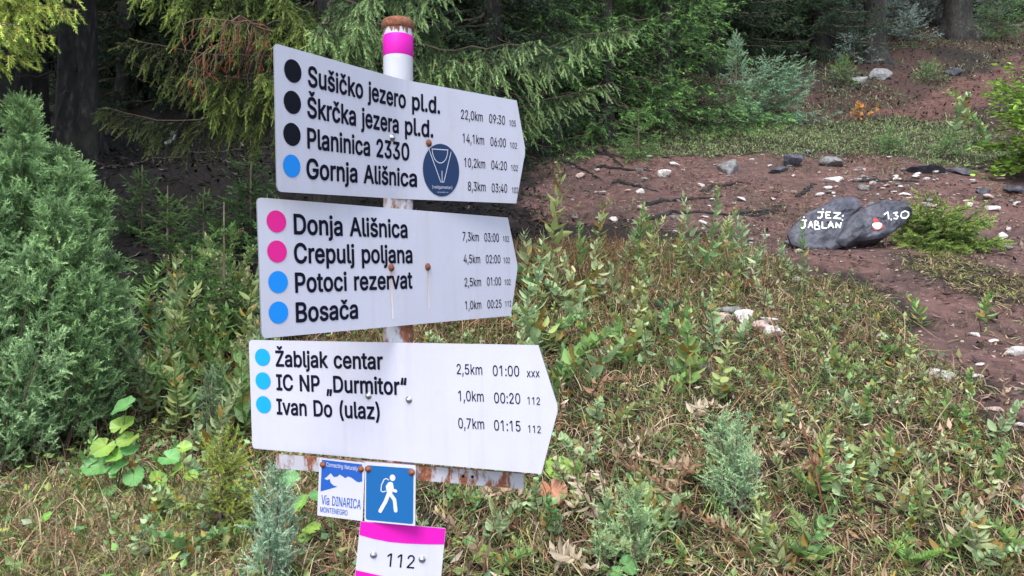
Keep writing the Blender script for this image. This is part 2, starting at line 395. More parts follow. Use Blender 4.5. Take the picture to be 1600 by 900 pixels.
def conifer_branch(tw, wood, p0, p1, rng, step_sec=.05, seclen=.4, step=.05, droop=.6, sag=.1, size=1.0, side=.55, bare=.12,
                   dark=(.035, .07, .022), light=(.11, .19, .04), fresh=.5, r0=.012, tip_up=.12):
    p0 = np.array(p0, float); p1 = np.array(p1, float); L = np.linalg.norm(p1-p0)
    n = 14; t = np.linspace(0, 1, n)
    P = p0[None]*(1-t[:, None]) + p1[None]*t[:, None]
    P[:, 2] -= sag*L*np.sin(np.pi*t)*1.0 - tip_up*L*t**3*0
    jit = rng.normal(0, .008*L, (n, 3)); jit[0] = jit[-1] = 0; P += jit
    wood.append((P, np.linspace(r0, r0*.2, n)))
    ns = max(4, int(L/step_sec)); D = np.array(dark); Lg = np.array(light)
    for i in range(ns):
        q = bare + (1-bare)*(i+rng.random())/ns
        f = q*(n-1); k = min(int(f), n-2); o = P[k]*(1-(f-k)) + P[k+1]*(f-k); tn = norm(P[k+1]-P[k])
        lat = norm(np.cross(tn, (0, 0, 1.)))*(1 if i % 2 else -1)
        dr = norm(tn*.55 + lat*side*(.6+.8*rng.random()) + np.array([0, 0, -droop*(.5+rng.random())]) + rng.normal(0, .08, 3))
        l = seclen*(.25+.75*min(1, (1-q)*2.2+.12))*(.6+.6*rng.random())
        m = max(1, int(l/step)); x = o.copy()
        for j in range(m):
            e = (j+1)/m; fr = max(0, e-.4)/.6*(fresh+.6*rng.random())*(.25+1.0*q); fr = min(1, fr*(1 if rng.random() < .8 else .4))
            c = D*(1-fr) + Lg*fr; c = c*(.8+.4*rng.random())
            tw.put(x.copy(), dr + rng.normal(0, .06, 3), size*(1.05-.15*e), c)
            if e < .9:
                for sgn in (-1, 1):
                    if rng.random() < .8:
                        sd_ = norm(np.cross(dr, rng.normal(size=3)+np.array([0, 0, .6])))
                        dd = norm(dr*.75 + sd_*sgn*.7 + np.array([0, 0, -.15]))
                        fr2 = min(1, fr+.25*rng.random()*fresh*2); c2 = (D*(1-fr2)+Lg*fr2)*(.8+.4*rng.random())
                        tw.put(x + dr*step*.5, dd, size*(.95-.3*e), c2)
            x = x + dr*step; dr = norm(dr + np.array([0, 0, -.06*droop]) + rng.normal(0, .05, 3))
    tw.put(P[-2], P[-1]-P[-2], size*1.2, Lg)

def wood_mb(mb, wood, sides=4, mi=1, col=(.09, .065, .05)):
    for P, R in wood:
        V, T = tube(P, R, sides, False); mb.add(V, T, col, mi)

def trunk_mesh(h, r, rng, flare=1.7, lean=(0, 0), n=22, sides=20, depth=.5, below=1.3):
    z = np.concatenate([np.linspace(-below, 1.2, 12), np.linspace(1.6, h, n)])
    th = np.linspace(0, 2*np.pi, sides, endpoint=False)
    V = []; ph = rng.random()*6
    for zz in z:
        t = max(0, zz)/h; rr = r*(1-.85*t) * (1 + (flare-1)*math.exp(-max(zz, -.12)/.28))
        lobes = 1 + (.22*math.exp(-max(zz, 0)/.35))*np.cos(5*th+ph) + .05*np.cos(3*th+zz*2) + .04*rng.normal(size=sides)
        V.append(np.stack([rr*lobes*np.cos(th)+lean[0]*t*h, rr*lobes*np.sin(th)+lean[1]*t*h, np.full(sides, zz)], 1))
    T = []
    for i in range(len(z)-1):
        for j in range(sides):
            p, q = i*sides+j, i*sides+(j+1) % sides; T += [(p, q, q+sides), (p, q+sides, p+sides)]
    return np.concatenate(V), np.array(T)

def spruce_crown(h, R, rng, z0, lib=TW_FAR, dense_to=4.0, whorl=.2, nb=6, dark=(.028, .06, .022), light=(.07, .13, .035), up=.12,
                 size=1.0, step_sec=.12, step=.13, seclen=.5, droop=.35, power=.85, top_whorl=.45, fresh=.5, r0=.02):
    tw, wood = Tw(), []; z = z0
    while z < h*.985:
        r = R*(1-z/h)**power*(.8+.35*rng.random()); dn = z < dense_to
        for k in range(nb if dn else max(4, nb-2)):
            a = rng.random()*2*np.pi; l = r*(.7+.4*rng.random())
            p1 = np.array([l*math.cos(a), l*math.sin(a), z + l*(up-.42*max(0, 1-z/h*1.6)) + rng.normal(0, .05)])
            conifer_branch(tw, wood, (0, 0, z+rng.normal(0, .05)), p1, rng, step_sec if dn else step_sec*2.2, min(seclen, l*.55), step if dn else step*1.5,
                           droop, .06, size if dn else size*1.7, .6, .1, dark, light, fresh, r0*min(1, l/R+.2))
        z += whorl if dn else top_whorl
    mb = MB(); stamp_twigs(mb, lib, tw.p, tw.d, tw.s, tw.t, rng); wood_mb(mb, wood, 3)
    return mb
def mb_mesh(mb, name, mats, smooth=False):
    return raw_mesh(name, np.concatenate(mb.V), np.concatenate(mb.T), mats, np.concatenate(mb.C), smooth, np.concatenate(mb.M))

# ------------------------------------------------------------------ forest protos
def proto(seed, h, R, z0, r, **kw):
    kw = dict(dict(dark=(.012, .032, .012), light=(.17, .33, .085), nb=5, fresh=.75, whorl=.30, seclen=.6, up=.05), **kw)
    g = np.random.default_rng(seed)
    tv, tt = trunk_mesh(h, r, g)
    return (raw_mesh('trunk', tv, tt, M_BARK, None, True), mb_mesh(spruce_crown(h, R, g, z0, **kw), 'crown', [M_NEEDLE, M_TWIG]))
SKIRT = [proto(101, 9, 2.1, .15, .14), proto(102, 8, 1.8, .1, .12, dark=(.018, .045, .018)), proto(103, 10, 2.4, .2, .16, up=.2)]
SHADED = dict(dark=(.008, .020, .009), light=(.035, .07, .025), nb=7)  # deep-forest shade put into the needle colours
TALL = [proto(111, 16, 2.6, 2.6, .25, dense_to=5.5, whorl=.3, **SHADED), proto(112, 17, 2.5, 3.4, .27, dense_to=6, whorl=.32, **SHADED), proto(113, 12, 2.3, .3, .2, whorl=.3, **SHADED)]
def spruce(kind, p, rz, s, label, group, name='spruce_tree'):
    t = empty(name, p, label, 'tree', group); t.rotation_euler = (0, 0, rz); t.scale = (s,)*3
    link('trunk', kind[0], t); link('crown', kind[1], t); return t

rg = random.Random(5)
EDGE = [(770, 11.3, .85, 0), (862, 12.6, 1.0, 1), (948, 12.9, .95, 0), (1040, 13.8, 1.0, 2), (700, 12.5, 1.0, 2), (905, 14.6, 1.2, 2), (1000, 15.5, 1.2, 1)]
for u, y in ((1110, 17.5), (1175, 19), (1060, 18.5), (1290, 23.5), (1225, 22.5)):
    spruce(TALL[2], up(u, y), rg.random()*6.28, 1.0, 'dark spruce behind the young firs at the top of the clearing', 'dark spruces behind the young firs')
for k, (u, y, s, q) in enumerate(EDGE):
    spruce(SKIRT[q] if u > 800 else TALL[2], up(u, y), rg.random()*6.28, s, 'dense dark green spruce with branches down to the ground at the edge of the clearing', 'dense spruces behind the clearing')  # leftmost ones take the needle colours with shade painted in
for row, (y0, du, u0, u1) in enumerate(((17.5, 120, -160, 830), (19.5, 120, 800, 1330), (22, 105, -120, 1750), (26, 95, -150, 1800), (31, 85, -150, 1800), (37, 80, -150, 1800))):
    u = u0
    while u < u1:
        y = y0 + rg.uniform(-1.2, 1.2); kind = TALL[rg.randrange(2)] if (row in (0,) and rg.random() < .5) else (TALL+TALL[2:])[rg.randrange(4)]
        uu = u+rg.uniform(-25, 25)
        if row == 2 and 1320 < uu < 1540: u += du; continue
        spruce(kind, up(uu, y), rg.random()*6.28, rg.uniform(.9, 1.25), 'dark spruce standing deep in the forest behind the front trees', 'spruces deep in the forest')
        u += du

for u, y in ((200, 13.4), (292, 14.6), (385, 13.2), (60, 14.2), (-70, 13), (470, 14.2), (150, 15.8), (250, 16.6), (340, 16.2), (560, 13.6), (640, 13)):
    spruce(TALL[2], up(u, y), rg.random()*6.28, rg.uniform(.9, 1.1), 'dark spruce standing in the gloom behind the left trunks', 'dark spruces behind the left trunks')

for x, y, q in ((-6.6, 2.6, 0), (-6.2, 6.6, 1), (-8.2, 4.6, 0), (-7.6, 8.6, 1), (-3.9, 11.2, 0), (-2.2, 10.9, 1)):  # trees added to shade the left forest floor, most of them out of view
    spruce(TALL[q], np.array([x, y, float(H(x, y))]), rg.random()*6.28, rg.uniform(.85, 1.0), 'tall spruce added to shade the dark forest floor at left', 'tall spruces added to shade the dark forest floor')

# trunks that can be told apart
def lone_trunk(u, y, r, h, flare, lean, label, seed, crown=None, cz=2.3, R=2.2):
    g = np.random.default_rng(seed); p = up(u, y)
    t = empty('spruce_tree', p, label, 'tree')
    tv, tt = trunk_mesh(h, r, g, flare, lean); link('trunk', raw_mesh('trunk', tv, tt, M_BARK, None, True), t)
    mb = spruce_crown(h, R, g, cz, dense_to=cz+3, whorl=.24, nb=8, dark=(.02, .045, .016), light=(.10, .18, .05), seclen=.5)
    mb.build('crown', [M_NEEDLE, M_TWIG], t)
    tw, wood = Tw(), []                       # dead snags low on the trunk
    for k in range(14):
        z = .7+g.random()*(cz-.6); a = g.random()*6.28; l = .3+.7*g.random()
        P = np.array([[0, 0, z]]) + np.linspace(.7*r/l, 1, 6)[:, None]*np.array([[l*math.cos(a), l*math.sin(a), -.15*l]]) + g.normal(0, .02, (6, 3))
        mb = MB(); wood_mb(mb, [(P, np.linspace(.012, .003, 6))], 4, 0, (.06, .05, .045)); mb.build('dead_branch', [M_TWIG], t)
    return t
lone_trunk(122, 9.3, .235, 15, 1.5, (0, 0), 'dark spruce trunk rising just behind the juniper bush', 1, cz=2.6)
lone_trunk(44, 9.9, .25, 15, 1.4, (.0, 0), 'brown spruce trunk left of the dark trunk behind the juniper', 2, cz=2.9)
lone_trunk(-8, 8.6, .2, 14, 1.4, (.01, 0), 'spruce trunk cut by the left edge of the photo', 3, cz=2.8)
lone_trunk(1366, 18.3, .25, 16, 1.6, (0.005, 0), 'straight spruce trunk with flared roots above the painted boulder', 4, cz=2.7)
lone_trunk(1496, 20.3, .33, 19, 1.6, (0.0, 0), 'thick dark spruce trunk with wide flared base at upper right', 5, cz=2.6, R=3)
lone_trunk(1240, 19.0, .24, 15, 1.9, (.03, 0), 'leaning spruce trunk above the frosted firs', 6, cz=1.9)

# ------------------------------------------------------------------ the near spruce whose boughs hang behind the sign
def near_spruce():
    g = np.random.default_rng(77); p = up(520, 5.6); h = 13
    t = empty('spruce_tree', p, 'near spruce behind the signpost with long drooping light tipped boughs', 'tree')
    tv, tt = trunk_mesh(h, .15, g, 1.5); link('trunk', raw_mesh('trunk', tv, tt, M_BARK, None, True), t)
    mb = spruce_crown(h, 2.8, g, 3.3, dense_to=5, whorl=.3, nb=9, top_whorl=.4, seclen=.6)
    tw, wood = Tw(), []
    def bough(u0, v0, y0, u1, v1, y1, **kw):
        a = np.array([(u0-800)/F*y0, y0, EYE+(450-v0)/F*y0])-p; b = np.array([(u1-800)/F*y1, y1, EYE+(450-v1)/F*y1])-p
        o = dict(step_sec=.028, seclen=.40, step=.052, droop=1.0, sag=.06, size=.95, side=.42, bare=.2, dark=(.024, .058, .02), light=(.31, .51, .21), fresh=.8, r0=.010)
        o.update(kw); conifer_branch(tw, wood, a, b, g, **o)
    # boughs reaching right, over the top sign
    bough(540, 100, 5.5, 982, 40, 4.6, bare=.3, seclen=.42)
    bough(540, 40, 5.5, 845, 62, 4.4, bare=.25, seclen=.34)
    bough(540, 170, 5.6, 958, 128, 4.9, bare=.35, seclen=.34)
    bough(540, 150, 5.5, 800, 150, 4.4, bare=.25)
    bough(540, -20, 5.6, 740, -50, 4.6, seclen=.34)
    bough(540, 90, 5.6, 715, 95, 4.7)
    bough(540, 200, 5.8, 850, 185, 5.2, bare=.4, seclen=.3, light=(.15, .26, .09))
    bough(530, 60, 5.7, 700, 30, 6.4, light=(.09, .16, .045)); bough(530, 130, 5.7, 740, 130, 6.6, light=(.09, .16, .045))
    # boughs toward the viewer, in front of the trunk
    bough(525, 20, 5.5, 560, 40, 4.3, seclen=.4); bough(520, -10, 5.5, 500, 40, 4.2, seclen=.4); bough(525, 30, 5.5, 655, 15, 4.4, seclen=.4); bough(520, 60, 5.5, 525, 95, 4.4, seclen=.35); bough(520, -30, 5.5, 580, -10, 4.0, seclen=.4)
    # boughs reaching left
    ol = dict(dark=(.03, .055, .016), light=(.25, .38, .085))
    bough(500, 20, 5.5, 330, 20, 4.6, **ol); bough(500, 60, 5.5, 405, 118, 4.5, **ol)
    bough(500, -20, 5.5, 220, -25, 4.7, seclen=.5, **ol); bough(500, -50, 5.5, 160, -70, 4.6, seclen=.5, **ol)
    bough(500, 120, 5.6, 300, 105, 4.9, seclen=.45, droop=1.2, **ol); bough(500, 80, 5.6, 200, 60, 5.2, seclen=.55, droop=1.3, fresh=.3, dark=(.025, .04, .013), light=(.17, .24, .06))
    bough(500, 180, 5.7, 320, 150, 5.3, droop=1.2, **ol); bough(500, 150, 5.8, 150, 170, 6.3, droop=1.0, fresh=.3, dark=(.025, .04, .013), light=(.16, .24, .06))
    bough(500, 0, 5.7, 430, -20, 4.5, **ol); bough(500, 40, 5.7, 470, 30, 4.5, **ol); bough(500, 90, 5.7, 260, 120, 5.6, droop=1.3, fresh=.35, dark=(.025, .04, .013), light=(.16, .25, .06))
    stamp_twigs(mb, TW_NEAR, tw.p, tw.d, tw.s, tw.t, g); wood_mb(mb, wood, 5)
    mb.build('crown', [M_NEEDLE, M_TWIG], t)
    # dead reddish bough
    wood = []; mbd = MB()
    def dead(u0, v0, y0, u1, v1, y1, n=16, r=.007):
        a = np.array([(u0-800)/F*y0, y0, EYE+(450-v0)/F*y0])-p; b = np.array([(u1-800)/F*y1, y1, EYE+(450-v1)/F*y1])-p
        q = np.linspace(0, 1, 10)[:, None]; P = a*(1-q)+b*q + g.normal(0, .012, (10, 3)); P[:, 2] += .05*np.sin(np.pi*q[:, 0])
        wood.append((P, np.linspace(r, .002, 10)))
        for k in range(n):
            i = 1+k % 9; o = P[i]; d = norm((b-a))*.3 + np.array([g.normal(0, .25), g.normal(0, .2), -.8]); l = .12+.25*g.random()
            s = np.linspace(0, 1, 6)[:, None]; Q = o + d*s*l + np.array([[0, 0, -.1*l]])*s**2 + g.normal(0, .008, (6, 3)); wood.append((Q, np.linspace(.0022, .0008, 6)))
    dead(440, 50, 5.0, 288, 34, 4.4); dead(430, 55, 4.9, 330, 40, 4.3); dead(420, 70, 5.0, 300, 90, 4.6, 20)
    wood_mb(mbd, wood, 4, 0, (.17, .095, .07)); tw = Tw()
    for k in range(60):
        P = wood[g.integers(3, len(wood))][0]; tw.put(P[3]+g.normal(0, .03, 3), g.normal(0, .4, 3)+np.array([0, 0, -1]), .7, np.array([.22, .075, .03])*(.7+.5*g.random()))
    stamp_twigs(mbd, TW_NEAR[:1], tw.p, tw.d, tw.s, tw.t, g); mbd.build('dead_bough', [M_TWIG], t)
near_spruce()

def left_spruce():
    g = np.random.default_rng(78); p = np.array([-4.6, 4.3, float(H(-4.6, 4.3))]); h = 12
    t = empty('spruce_tree', p, 'spruce reaching in from the left edge with bright yellow green hanging tips', 'tree')
    tv, tt = trunk_mesh(h, .16, g, 1.5); link('trunk', raw_mesh('trunk', tv, tt, M_BARK, None, True), t)
    mb = spruce_crown(h, 2.4, g, 3.6, dense_to=3.7, whorl=.4, nb=7, top_whorl=.5, seclen=.5); tw, wood = Tw(), []
    def bough(u1, v1, y1, z0, **kw):
        b = np.array([(u1-800)/F*y1, y1, EYE+(450-v1)/F*y1])-p
        o = dict(step_sec=.036, seclen=.24, step=.045, droop=1.0, sag=.02, size=1.15, side=.5, bare=.3, dark=(.07, .13, .028), light=(.40, .54, .11), fresh=.95, r0=.010)
        o.update(kw); conifer_branch(tw, wood, (0, 0, z0), b, g, **o)
    bough(50, 20, 3.1, 2.6); bough(25, 85, 3.2, 2.3); bough(70, -25, 3.0, 2.8); bough(110, -20, 3.3, 2.8); bough(125, 15, 3.6, 2.7, seclen=.2); bough(5, 40, 2.9, 2.5); bough(60, 40, 3.7, 2.5); bough(85, 55, 3.2, 2.4); bough(30, 40, 2.9, 2.6); bough(100, 5, 3.0, 2.6); bough(15, -10, 3.1, 2.6); bough(55, 70, 3.3, 2.4)
    stamp_twigs(mb, TW_NEAR, tw.p, tw.d, tw.s, tw.t, g); wood_mb(mb, wood, 5)
    mb.build('crown', [M_NEEDLE, M_TWIG], t)
left_spruce()

# ------------------------------------------------------------------ young conifers
def young(name, p, h, R, seed, label, cat, lib, dark, light, z0=.05, whorl=.09, nb=6, step_sec=.05, step=.05, size=.8, up=.35, group=None, leader=True, seclen=.2, power=.8, fresh=.6, droop=.15):
    g = np.random.default_rng(seed); t = empty(name, p, label, cat, group)
    tv, tt = tube([(0, 0, -.1), (0, 0, h*.5), (0, 0, h*1.0)], [max(.012, h*.014), h*.008+.003, .003], 6)
    link('trunk', raw_mesh('trunk', tv, tt, M_TWIG, np.tile([.15, .12, .085], (len(tv), 1)), True), t)
    mb = spruce_crown(h*(.9 if leader else 1), R, g, z0, lib, 99, whorl, nb, dark, light, up, size, step_sec, step, seclen, droop, power, .3, fresh, .006)
    mb.build('crown', [M_NEEDLE, M_TWIG], t); return t
young('young_spruce', up(350, 5.0), 1.10, .50, 201, 'young spruce with a bare leader standing left of the sign', 'young tree', TW_SAP, (.045, .11, .035), (.12, .26, .07), whorl=.085, nb=7, step_sec=.035, step=.045, size=.8, seclen=.2, power=.9, up=.3)
young('young_spruce', up(425, 5.4), .9, .5, 202, 'low young spruce half hidden behind the middle sign', 'young tree', TW_SAP, (.04, .10, .035), (.11, .24, .07), whorl=.09, nb=7, step_sec=.035, step=.045, seclen=.2, leader=False)
young('young_spruce', at(1150, 190), 1.75, .46, 203, 'slender blue green young spruce beside the frosted fir', 'young tree', TW_MID, (.05, .11, .055), (.30, .46, .29), whorl=.075, nb=7, step_sec=.07, step=.08, size=1.0, seclen=.25, up=.4)
young('young_spruce', up(998, 11.6), .75, .55, 204, 'small bright green spruce at the foot of the dense spruces', 'young tree', TW_MID, (.06, .14, .04), (.15, .29, .08), whorl=.10, nb=7, step_sec=.07, step=.08, size=1.0, seclen=.25, leader=False)
young('young_fir', at(1207, 190), 1.15, 1.0, 205, 'broad low fir with frosted pale tips above the meadow', 'young tree', TW_MID, (.018, .06, .022), (.31, .52, .31), whorl=.13, nb=9, step_sec=.06, step=.08, size=1.05, seclen=.36, leader=False, power=.55, fresh=.8, droop=.25)
young('spruce_shrub', at(1466, 390), .34, .52, 206, 'low bright green spruce shrub beside the painted boulder', 'shrub', TW_SAP, (.08, .15, .035), (.24, .38, .09), whorl=.05, nb=11, step_sec=.04, step=.05, size=1.15, seclen=.25, leader=False, power=.5)
young('spruce_shrub', at(345, 850), .34, .20, 207, 'small yellow green spruce seedling left of the blue hiker tile', 'shrub', TW_NEAR, (.09, .15, .03), (.26, .35, .06), whorl=.028, nb=7, step_sec=.03, step=.035, size=.62, seclen=.1, leader=False, power=.6)
young('young_spruce', up(262, 6.2), .8, .42, 208, 'dark green sapling in the hollow beside the tall juniper', 'young tree', TW_SAP, (.035, .09, .03), (.10, .22, .06), whorl=.085, nb=7, step_sec=.04, step=.045, size=.8, seclen=.2, power=.9)
young('young_spruce', up(392, 7.0), .95, .5, 210, 'dark sapling in the shade at the left edge of the middle sign', 'young tree', TW_SAP, (.03, .08, .03), (.09, .2, .06), whorl=.09, nb=7, step_sec=.04, step=.045, size=.85, seclen=.2, power=.9)
young('young_spruce', up(222, 7.1), .7, .42, 211, 'dark sapling at the foot of the dark bank', 'young tree', TW_SAP, (.03, .08, .03), (.08, .18, .055), whorl=.09, nb=7, step_sec=.04, step=.045, size=.85, seclen=.2, power=.9)
young('young_spruce', up(318, 6.6), .6, .4, 212, 'small dark sapling in the middle of the shaded hollow', 'young tree', TW_SAP, (.03, .08, .03), (.09, .2, .06), whorl=.09, nb=7, step_sec=.04, step=.045, size=.85, seclen=.2, power=.9)
young('young_spruce', up(300, 5.6), .55, .36, 209, 'small sapling between the hollow and the young spruce with the bare leader', 'young tree', TW_SAP, (.04, .10, .03), (.11, .24, .07), whorl=.08, nb=7, step_sec=.04, step=.045, size=.8, seclen=.2, power=.9)
for k, (u, v, h, R) in enumerate([(1300, 62, .8, .8), (1395, 55, .9, .9), (1335, 100, .7, .7), (1420, 62, .7, .8), (1545, 48, 1.0, .9), (1290, 38, .9, 1.0), (1330, 40, 1.0, 1.1), (1420, 36, 1.1, 1.1), (1450, 40, 1.0, 1.0), (1550, 30, 1.2, 1.1), (1400, 30, 1.3, 1.2)]):
    young('frosted_shrub', at(u, v), h, R, 220+k, 'frosted pale low conifer shrub under the dark trunks', 'shrub', TW_FAR, (.06, .10, .075), (.30, .38, .34), whorl=.12, nb=7, step_sec=.12, step=.12, size=.8, seclen=.3, leader=False, power=.6, group='frosted shrubs under the upper trunks', fresh=.7)
for k, (u, v, h, R, lab) in enumerate([(1315, 132, .5, .45, 'dark green young spruce left of the grey slope rocks'), (1485, 245, .3, .3, 'tiny bright spruce tuft near the right end of the meadow'), (1450, 130, .4, .5, 'low green spruce on the slope below the thick trunk'), (1390, 240, .3, .3, 'tiny spruce tuft above the painted boulder'), (1560, 62, 1.6, .9, 'yellow green spruce in the top right corner')]):
    young('young_spruce', at(u, v), h, R, 230+k, lab, 'young tree', TW_FAR, (.05, .11, .04), (.14, .25, .08), whorl=.08, nb=8, step_sec=.1, step=.1, size=.6, seclen=.25, leader=False, power=.6)

# ------------------------------------------------------------------ junipers
def juniper(p, h, r, n, seed, label, lib=TW_JUN, dark=(.045, .095, .045), light=(.25, .39, .235), size=1.0, leaders=9, per=5, shoot=.085, name='juniper_bush', rl=.42, low=.05):
    """several upright leaders, each a ragged spire of short bristly shoots"""
    g = np.random.default_rng(seed); t = empty(name, p, label, 'juniper')
    tw, wood = Tw(), []; D, Lg = np.array(dark), np.array(light); LD = []
    for k in range(leaders):
        a = k*2.4+g.normal(0, .4); q = math.sqrt((k+.3)/leaders); hh = h*(1-.5*q**2.2)*(.86+.2*g.random())
        LD.append((np.array([r*q*math.cos(a), r*q*math.sin(a), hh]), np.array([r*.45*q*math.cos(a), r*.45*q*math.sin(a), 0]), r*rl*(1.15-.3*q)*(.8+.4*g.random())))
        s = np.linspace(0, .9, 6)[:, None]; wood.append((LD[-1][1]*(1-s)+LD[-1][0]*s, np.linspace(.008, .002, 6)))
    wts = np.array([l[0][2]*l[2] for l in LD]); wts /= wts.sum()
    for i in range(n):
        tip, bs, rr = LD[g.choice(leaders, p=wts)]; q = low+(1-low)*g.random()**.8; a = g.random()*6.28
        if vnoise(a*1.3+seed*3, q*9+seed, seed+3)*.7+.3*g.random() < .33: continue
        rad_ = rr*((1-q)**.42*.95+.05)*(.35+.65*g.random()**.5)*(.6+.8*float(vnoise(a*1.9+seed, q*7, seed)))
        o = bs*(1-q)+tip*q + np.array([math.cos(a), math.sin(a), .25])*rad_
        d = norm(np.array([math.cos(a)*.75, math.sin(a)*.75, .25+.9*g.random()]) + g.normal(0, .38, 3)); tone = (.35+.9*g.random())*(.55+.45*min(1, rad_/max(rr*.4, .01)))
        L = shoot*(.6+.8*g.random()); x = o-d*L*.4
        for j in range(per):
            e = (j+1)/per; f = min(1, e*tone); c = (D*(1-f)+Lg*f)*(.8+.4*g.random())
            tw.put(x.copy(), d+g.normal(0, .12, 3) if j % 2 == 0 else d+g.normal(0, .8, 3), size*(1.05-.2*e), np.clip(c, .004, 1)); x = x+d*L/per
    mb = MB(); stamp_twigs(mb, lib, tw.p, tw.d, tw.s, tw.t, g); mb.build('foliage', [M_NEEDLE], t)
    mw = MB(); wood_mb(mw, wood, 4, 0, (.12, .09, .07)); mw.build('stems', [M_TWIG], t); return t
juniper(up(22, 3.9), 1.86, .56, 6200, 301, 'tall green juniper bush filling the left edge', dark=(.065, .135, .05), light=(.46, .67, .29), size=1.25, leaders=30, shoot=.075, rl=.30, per=6)
juniper(up(-60, 3.6), 1.5, .5, 1500, 302, 'juniper bush cut off by the left edge of the photo', dark=(.06, .13, .05), light=(.42, .60, .29), size=1.25, leaders=14, shoot=.075, per=6)
juniper(up(120, 4.1), 1.0, .32, 1900, 303, 'dark juniper growing against the right side of the tall bush', dark=(.05, .11, .04), light=(.36, .52, .24), size=1.2, leaders=12, shoot=.075, per=6)
juniper(at(425, 925), .40, .10, 300, 304, 'small blue juniper directly left of the trail tiles', dark=(.08, .15, .085), light=(.40, .56, .38), size=.66, shoot=.07, leaders=4, rl=.55)
juniper(at(338, 690), .44, .10, 240, 305, 'pale green juniper seedling left of the lowest sign', dark=(.06, .11, .055), light=(.29, .40, .22), size=.7, shoot=.075, leaders=6, rl=.5)
juniper(at(1135, 805), .39, .15, 250, 306, 'blue green juniper seedling alone on the grassy bank', dark=(.08, .15, .07), light=(.42, .58, .32), size=.74, shoot=.085, leaders=4, rl=.36)
juniper(at(972, 890), .25, .15, 190, 307, 'low juniper seedling right of the number plate', dark=(.08, .15, .06), light=(.42, .57, .28), size=.70, shoot=.085, leaders=5, rl=.42)
juniper(at(395, 640), .30, .09, 160, 308, 'thin juniper seedling at the edge of the lowest sign', dark=(.055, .1, .055), light=(.27, .38, .23), size=.7, shoot=.07, leaders=5)

# ------------------------------------------------------------------ leafy plants
def leaf_tpl(w=.32, fold=.12, curl=.2, seg=4):
    """lanceolate leaf of length 1 along +x"""
    V = []; T = []
    for i in range(seg+1):
        t = i/seg; hw = w*.5*math.sin(math.pi*(t**.8))**.9+.004; z = -curl*t*t
        V += [(t, -hw, z+fold*hw*2), (t, 0, z), (t, hw, z+fold*hw*2)]
    for i in range(seg):
        for j in (0, 1):
            p = 3*i+j; T += [(p, p+3, p+4), (p, p+4, p+1)]
    return np.array(V), np.array(T), np.ones((len(V), 3))
def round_tpl(n=24, notch=.45, cup=.3):
    V = [(0.0, 0, 0)]; T = []
    for i in range(n+1):
        a = -math.pi + .22 + (2*math.pi-.44)*i/n; r = 1+.06*math.cos(a*12)
        V.append((r*math.cos(a)+.25, r*math.sin(a), cup*(1+.3*math.sin(5*a))*abs(math.sin(a))))
    for i in range(n): T.append((0, i+1, i+2))
    C = np.ones((n+2, 3)); C[0] = [1.5, 1.25, 1.2]; C[1::2] *= .82; C[2::2] *= [1.12, 1.06, 1.0]
    return np.array(V)*[.5, .5, .5], np.array(T), C
LEAF, OVAL, ROUND = leaf_tpl(), leaf_tpl(.62, .1, .15), round_tpl()

def weed_mesh(seed, h, n, ll, bare=.2, curve=.25, tpl=LEAF, col=(.12, .19, .05), stem=(.13, .15, .06), top=None, dead=.08, r=.003):
    g = np.random.default_rng(seed); mb = MB(); a = g.random()*6.28
    t = np.linspace(0, 1, 10); P = np.stack([curve*h*t**2*math.cos(a), curve*h*t**2*math.sin(a), h*(t-.12*t**2*curve)], 1) + g.normal(0, .006, (10, 3))*t[:, None]
    V, T = tube(P, np.linspace(r, r*.4, 10), 4, False); mb.add(V, T, stem, 0)
    q = bare+(1-bare)*np.linspace(0, 1, n)**.85; az = np.arange(n)*2.4+g.normal(0, .4, n)
    O = np.stack([np.interp(q, t, P[:, k]) for k in range(3)], 1)
    e = .35+.5*q + g.normal(0, .25, n); d = np.stack([np.cos(az)*np.cos(e), np.sin(az)*np.cos(e), np.sin(e)-.15], 1)
    L = ll*(1-.55*q**1.5)*(.75+.5*g.random(n)); B = bases(d, g, np.tile([0, 0, 1.], (n, 1))+g.normal(0, .35, (n, 3)))*L[:, None, None]
    C = np.array(col)[None]*(.7+.6*g.random((n, 1))); dd = g.random(n) < dead
    C[dd] = np.array([[.36, .24, .06]])*(.6+.7*g.random((dd.sum(), 1)))
    mb.add(*stamp(*tpl, B, O, C), mi=1)
    if top is not None:                       # dried flower head
        m = 26; o = P[-1] + g.normal(0, 1, (m, 3))*[.012, .012, .03]
        mb.add(*stamp(*OVAL, bases(g.normal(size=(m, 3))+[0, 0, .8], g)*.016, o, np.array(top)[None]*(.7+.6*g.random((m, 1)))), mi=1)
    return mb_mesh(mb, 'leafy_weed', [M_LEAF, M_LEAF])
GREENS = [(.20, .33, .10), (.29, .40, .20), (.30, .36, .13), (.17, .30, .11), (.36, .41, .21)]
WEEDS = [weed_mesh(400+k, .42+.05*(k % 4), 34+4*(k % 3), .105, .12, .12+.12*(k % 3), LEAF, GREENS[k % 5], top=(.3, .24, .14) if k % 2 else None) for k in range(8)]
SHRUBLETS = [weed_mesh(420+k, .20, 30, .050, .1, .5, OVAL, GREENS[(k+1) % 5], dead=.15) for k in range(6)]
def single(name, me, p, rz, s, label, cat, group=None, tilt=0.):
    o = link(name, me, None, p); o.rotation_euler = (tilt*math.cos(rz*3), tilt*math.sin(rz*3), rz); o.scale = (s,)*3
    return tag(o, label, cat, group)
rg = random.Random(9)
DRIED = [weed_mesh(460+k, .26, 26, .055, .1, .7, LEAF, ((.42, .30, .20), (.52, .42, .30), (.30, .17, .10))[k], stem=(.25, .15, .08), dead=.0) for k in range(3)]
HERBS = [weed_mesh(470+k, .16, 40, .060, .02, .6, LEAF, GREENS[(k*2) % 5], dead=.12) for k in range(4)]
